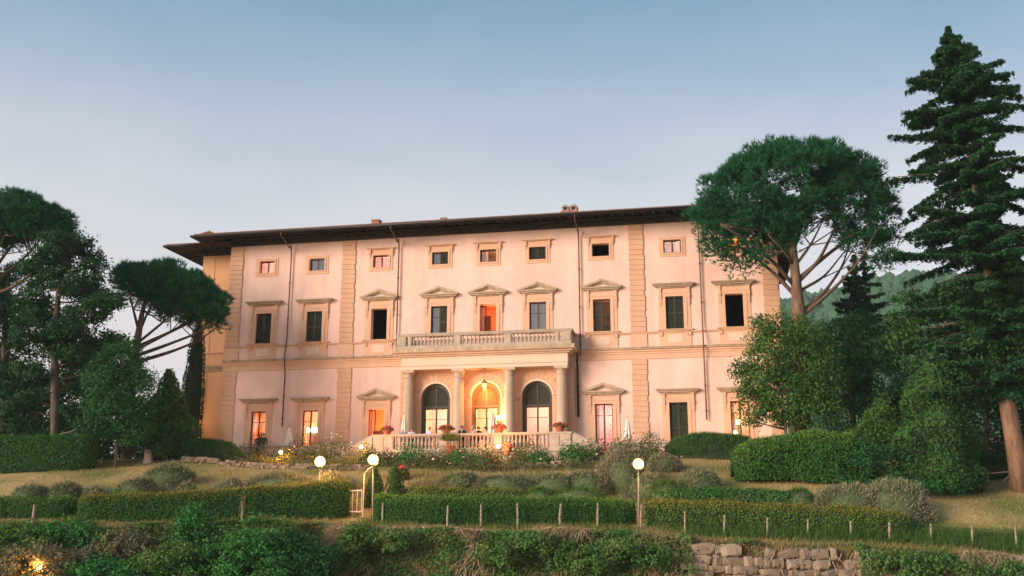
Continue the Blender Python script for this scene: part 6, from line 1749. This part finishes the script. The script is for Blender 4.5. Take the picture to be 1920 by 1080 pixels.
# chandelier seen through the second garden door
ch = empty('chandelier', fw(CEN[1] - 0.42, -1.5, 5.62), -YAW, 'glowing chandelier inside the second garden door from the left', 'chandelier')
mb = MB(); mb.tube([(0, 0, 1.6), (0, 0, 0)], 0.02, 6); mb.ball((0, 0, 0), 0.08, 8)
for k in range(6):
    a = math.pi * k / 3; mb.tube([(0, 0, 0), (0.2 * math.cos(a), 0.2 * math.sin(a), -0.1), (0.34 * math.cos(a), 0.34 * math.sin(a), 0.08)], 0.014, 5)
mb.build('arms', mt['brass'], ch)
for k in range(6):
    a = math.pi * k / 3; mb = MB(); mb.ball((0.34 * math.cos(a), 0.34 * math.sin(a), 0.17), 0.15, 10); mb.build('lamp_bulb', mt['bulb'], ch, True)

# ------------------------------------------------------------------ people
def skin_mesh(name, V, E, Rr, mat, sub=1):
    me = bpy.data.meshes.new('tmp'); me.from_pydata(V, E, []); o = bpy.data.objects.new('tmp', me); COL.objects.link(o)
    o.modifiers.new('Skin', 'SKIN')
    sv = me.skin_vertices[0].data
    for i, r in enumerate(Rr): sv[i].radius = (r, r); sv[i].use_root = (i == 0)
    m = o.modifiers.new('Sub', 'SUBSURF'); m.levels = sub; m.render_levels = sub
    dg = bpy.context.evaluated_depsgraph_get(); dg.update()
    ev = bpy.data.meshes.new_from_object(o.evaluated_get(dg)); ev.name = name
    bpy.data.objects.remove(o); bpy.data.meshes.remove(me)
    ev.materials.clear(); ev.materials.append(mt[mat]); ev.polygons.foreach_set('use_smooth', [True] * len(ev.polygons)); ev.update()
    return ev

def person(label, loc, rz, top, legs, hair, pose='stand', lean=0.0, armL=((-.26, .02, 1.15), (-.22, -.2, 1.05)), armR=((.26, .02, 1.15), (.22, -.2, 1.05)), long_hair=False, skirt=None, head_turn=0.0, bare=False, group='guests on the terrace', s=1.0, jacket=None):
    """faces -y; arms given as elbow and wrist"""
    t = empty('person', loc, rz, label, 'person', group); t.scale = (s, s, s)
    sit = pose == 'sit'; dz = -0.45 if sit else 0.0
    def L(p): return Vector((p[0], p[1] - lean * max(0, (p[2] - 0.95)), p[2] + dz))
    V = []; E = []; Rr = []
    def add(p, r, par=None, raw=False):
        V.append(Vector(p) if raw else L(p)); Rr.append(r)
        if par is not None: E.append((par, len(V) - 1))
        return len(V) - 1
    pel = add((0, 0, .95), .13); wai = add((0, 0, 1.10), .115, pel); che = add((0, .01, 1.30), .135, wai); nb = add((0, .01, 1.44), .07, che); nk = add((0, -.005, 1.51), .052, nb)
    hd = add((0, -.02, 1.60), .088, nk); ht = add((0, -.012, 1.69), .072, hd)
    nose = add((0, -.108, 1.605), .012, hd)
    for x in (-1, 1): add((x * .082, 0.0, 1.61), .014, hd)
    ends = {}
    for x, arm in ((-1, armL), (1, armR)):
        sh = add((x * .175, .01, 1.40), .062, che); el = add(arm[0], .042, sh); wr = add(arm[1], .029, el)
        d = (V[wr] - V[el]).normalized(); hp = V[wr] + d * .07
        h = add(hp, .032, wr, True); sd_ = d.cross(Vector((0, 0, 1))); sd_ = sd_.normalized() if sd_.length > .1 else Vector((1, 0, 0))
        for f, (o_, l_) in enumerate(((-.027, .065), (-.009, .075), (.009, .07), (.027, .055))):
            a = add(hp + sd_ * o_ + d * .03, .010, h, True); b = add(hp + sd_ * o_ * 1.05 + d * (.03 + l_ * .55) + Vector((0, 0, -.006)), .009, a, True); add(hp + sd_ * o_ * 1.05 + d * (.03 + l_ * .9) + Vector((0, 0, -.028)), .008, b, True)
        th = add(hp + sd_ * (-.045) * x + d * -.01, .011, h, True); add(hp + sd_ * (-.06) * x + d * .035, .009, th, True)
        ends[x] = (sh, el, wr)
    lg = []
    for x in (-1, 1):
        hp_ = add((x * .09, 0, .90), .092, pel)
        if sit: kn = add((x * .11, -.42, .94), .062, hp_); an = add((x * .11, -.44, .52), .042, kn); toe = add((x * .12, -.60, .46), .035, an)
        else: kn = add((x * .095, -.02, .50), .062, hp_); an = add((x * .095, .03, .09), .042, kn); toe = add((x * .11, -.13, .035), .033, an)
        lg.append((hp_, kn, an))
    inst('body', skin_mesh('body', V, E, Rr, 'skin'), t)
    def sub(idx, edges, grow, name, mat):
        mp = {i: k for k, i in enumerate(idx)}
        inst(name, skin_mesh(name, [V[i] for i in idx], [(mp[a], mp[b]) for a, b in edges], [Rr[i] * (1 + grow) + .012 for i in idx], mat), t)
    if not bare:
        idx = [pel, wai, che, nb, ends[-1][0], ends[-1][1], ends[-1][2], ends[1][0], ends[1][1], ends[1][2]]
        Rn = list(Rr); 
        sub(idx, [(pel, wai), (wai, che), (che, nb), (che, idx[4]), (idx[4], idx[5]), (idx[5], idx[6]), (che, idx[7]), (idx[7], idx[8]), (idx[8], idx[9])], 0.10, 'jacket' if jacket else 'shirt', jacket or top)
        if jacket:
            mb = MB(); y = -.168 - lean * .38; mb.add([(-.045, y, 1.43 + dz), (.045, y, 1.43 + dz), (0.012, y - .03, 1.12 + dz), (-0.012, y - .03, 1.12 + dz), (-.045, y + .03, 1.43 + dz), (.045, y + .03, 1.43 + dz), (0.012, y, 1.12 + dz), (-.012, y, 1.12 + dz)], [(0, 3, 2, 1), (4, 5, 6, 7), (0, 1, 5, 4), (2, 3, 7, 6), (1, 2, 6, 5), (0, 4, 7, 3)]); mb.build('shirt_front', mt[top], t)
    else:
        sub([pel, wai, che], [(pel, wai), (wai, che)], 0.10, 'dress_top', top)
    if skirt:
        mb = MB(); mb.lathe([(.15, 1.05 + dz), (.19, .9 + dz), (.27, .45 + dz if not sit else .55 + dz)], 0, 0, 16); mb.build('skirt', mt[skirt], t, True)
    else:
        a, b = lg
        sub([pel, a[0], a[1], a[2], b[0], b[1], b[2]], [(pel, a[0]), (a[0], a[1]), (a[1], a[2]), (pel, b[0]), (b[0], b[1]), (b[1], b[2])], 0.10, 'trousers', legs)
    hc = V[hd]; mb = MB(); mb.ball((hc.x, hc.y + .028, hc.z + .048), .104, 14, 0, 1.0); ho = mb.build('hair', mt[hair], t, True)
    if long_hair:
        mb = MB(); mb.tube([(hc.x, hc.y + .07, hc.z + .06), (hc.x, hc.y + .10, hc.z - .08), (hc.x, hc.y + .12, hc.z - .26)], [.09, .10, .07], 10); mb.build('long_hair', mt[hair], t, True)
    for x in (-1, 1):
        mb = MB(); mb.ball((hc.x + x * .033, hc.y - .083, hc.z + .018), .011, 6); mb.build('eye', mt['eye'], t)
    return t
PF = TFZ + 0.004
def pu(px, off): 
    lo, hi = -20.0, 20.0
    for _ in range(50):
        m = (lo + hi) / 2; q = fw(m, off, 5.0); 
        x = 960 + FPX * q.x / (q.y * math.cos(PITCH) + q.z * math.sin(PITCH))
        if x < px: lo = m
        else: hi = m
    return lo
cross = dict(armL=((-.27, -.02, 1.14), (-.02, -.24, 1.16)), armR=((.27, -.02, 1.14), (.05, -.25, 1.12)))
person('person in a white shirt with forearms crossed at the left of the terrace', fw(pu(772, 3.7), 3.7, PF), -YAW + 0.4, 'shirt_white', 'suit_navy', 'hair_dark', s=0.93, **cross)
person('person in a pale lilac shirt before the left porch arch', fw(pu(805, 3.8), 3.8, PF), -YAW - 0.2, 'shirt_lilac', 'grey_cloth', 'hair_grey', s=0.94)
person('person in a black jacket and white shirt behind the balustrade', fw(pu(866, 3.7), 3.7, PF), -YAW + 0.1, 'shirt_white', 'suit_black', 'hair_dark', s=0.96, jacket='suit_black', **cross)
person('fair haired person in a rose dress seen from behind on the terrace', fw(pu(887, 3.8), 3.8, PF), -YAW + 2.6, 'dress_rose', 'dress_rose', 'hair_blond', s=1.0, bare=True, skirt='dress_wine', long_hair=True, lean=0.1)
person('person in dark clothes beside the one in the rose dress', fw(pu(897, 3.2), 3.2, PF), -YAW + 0.5, 'suit_black', 'suit_black', 'hair_dark', s=0.95)
person('person in a pale shirt just left of the middle parasol', fw(pu(910, 3.3), 3.3, PF), -YAW - 0.6, 'dress_rose', 'grey_cloth', 'hair_dark', s=0.94)
u1 = pu(484.5, 2.85)
person('seated person in a black dress leaning on the shoulder beside', fw(u1, 2.85, 4.405 - 0.40), -YAW - 0.25, 'suit_black', 'suit_black', 'hair_dark', 'sit', 0.05, group='couple on the low wall', skirt='suit_black', long_hair=True, armL=((-.25, -.06, 1.16), (-.03, -.22, 1.05)), armR=((.22, -.1, 1.18), (.06, -.22, 1.12)), s=0.92)
person('seated person in a navy jacket with an arm around the neighbour', fw(u1 + 0.36, 2.85, 4.405 - 0.42), -YAW + 0.45, 'suit_navy', 'grey_cloth', 'hair_dark', 'sit', 0.0, group='couple on the low wall', s=0.98, armL=((-.3, -.05, 1.2), (-.42, -.2, 1.22)))
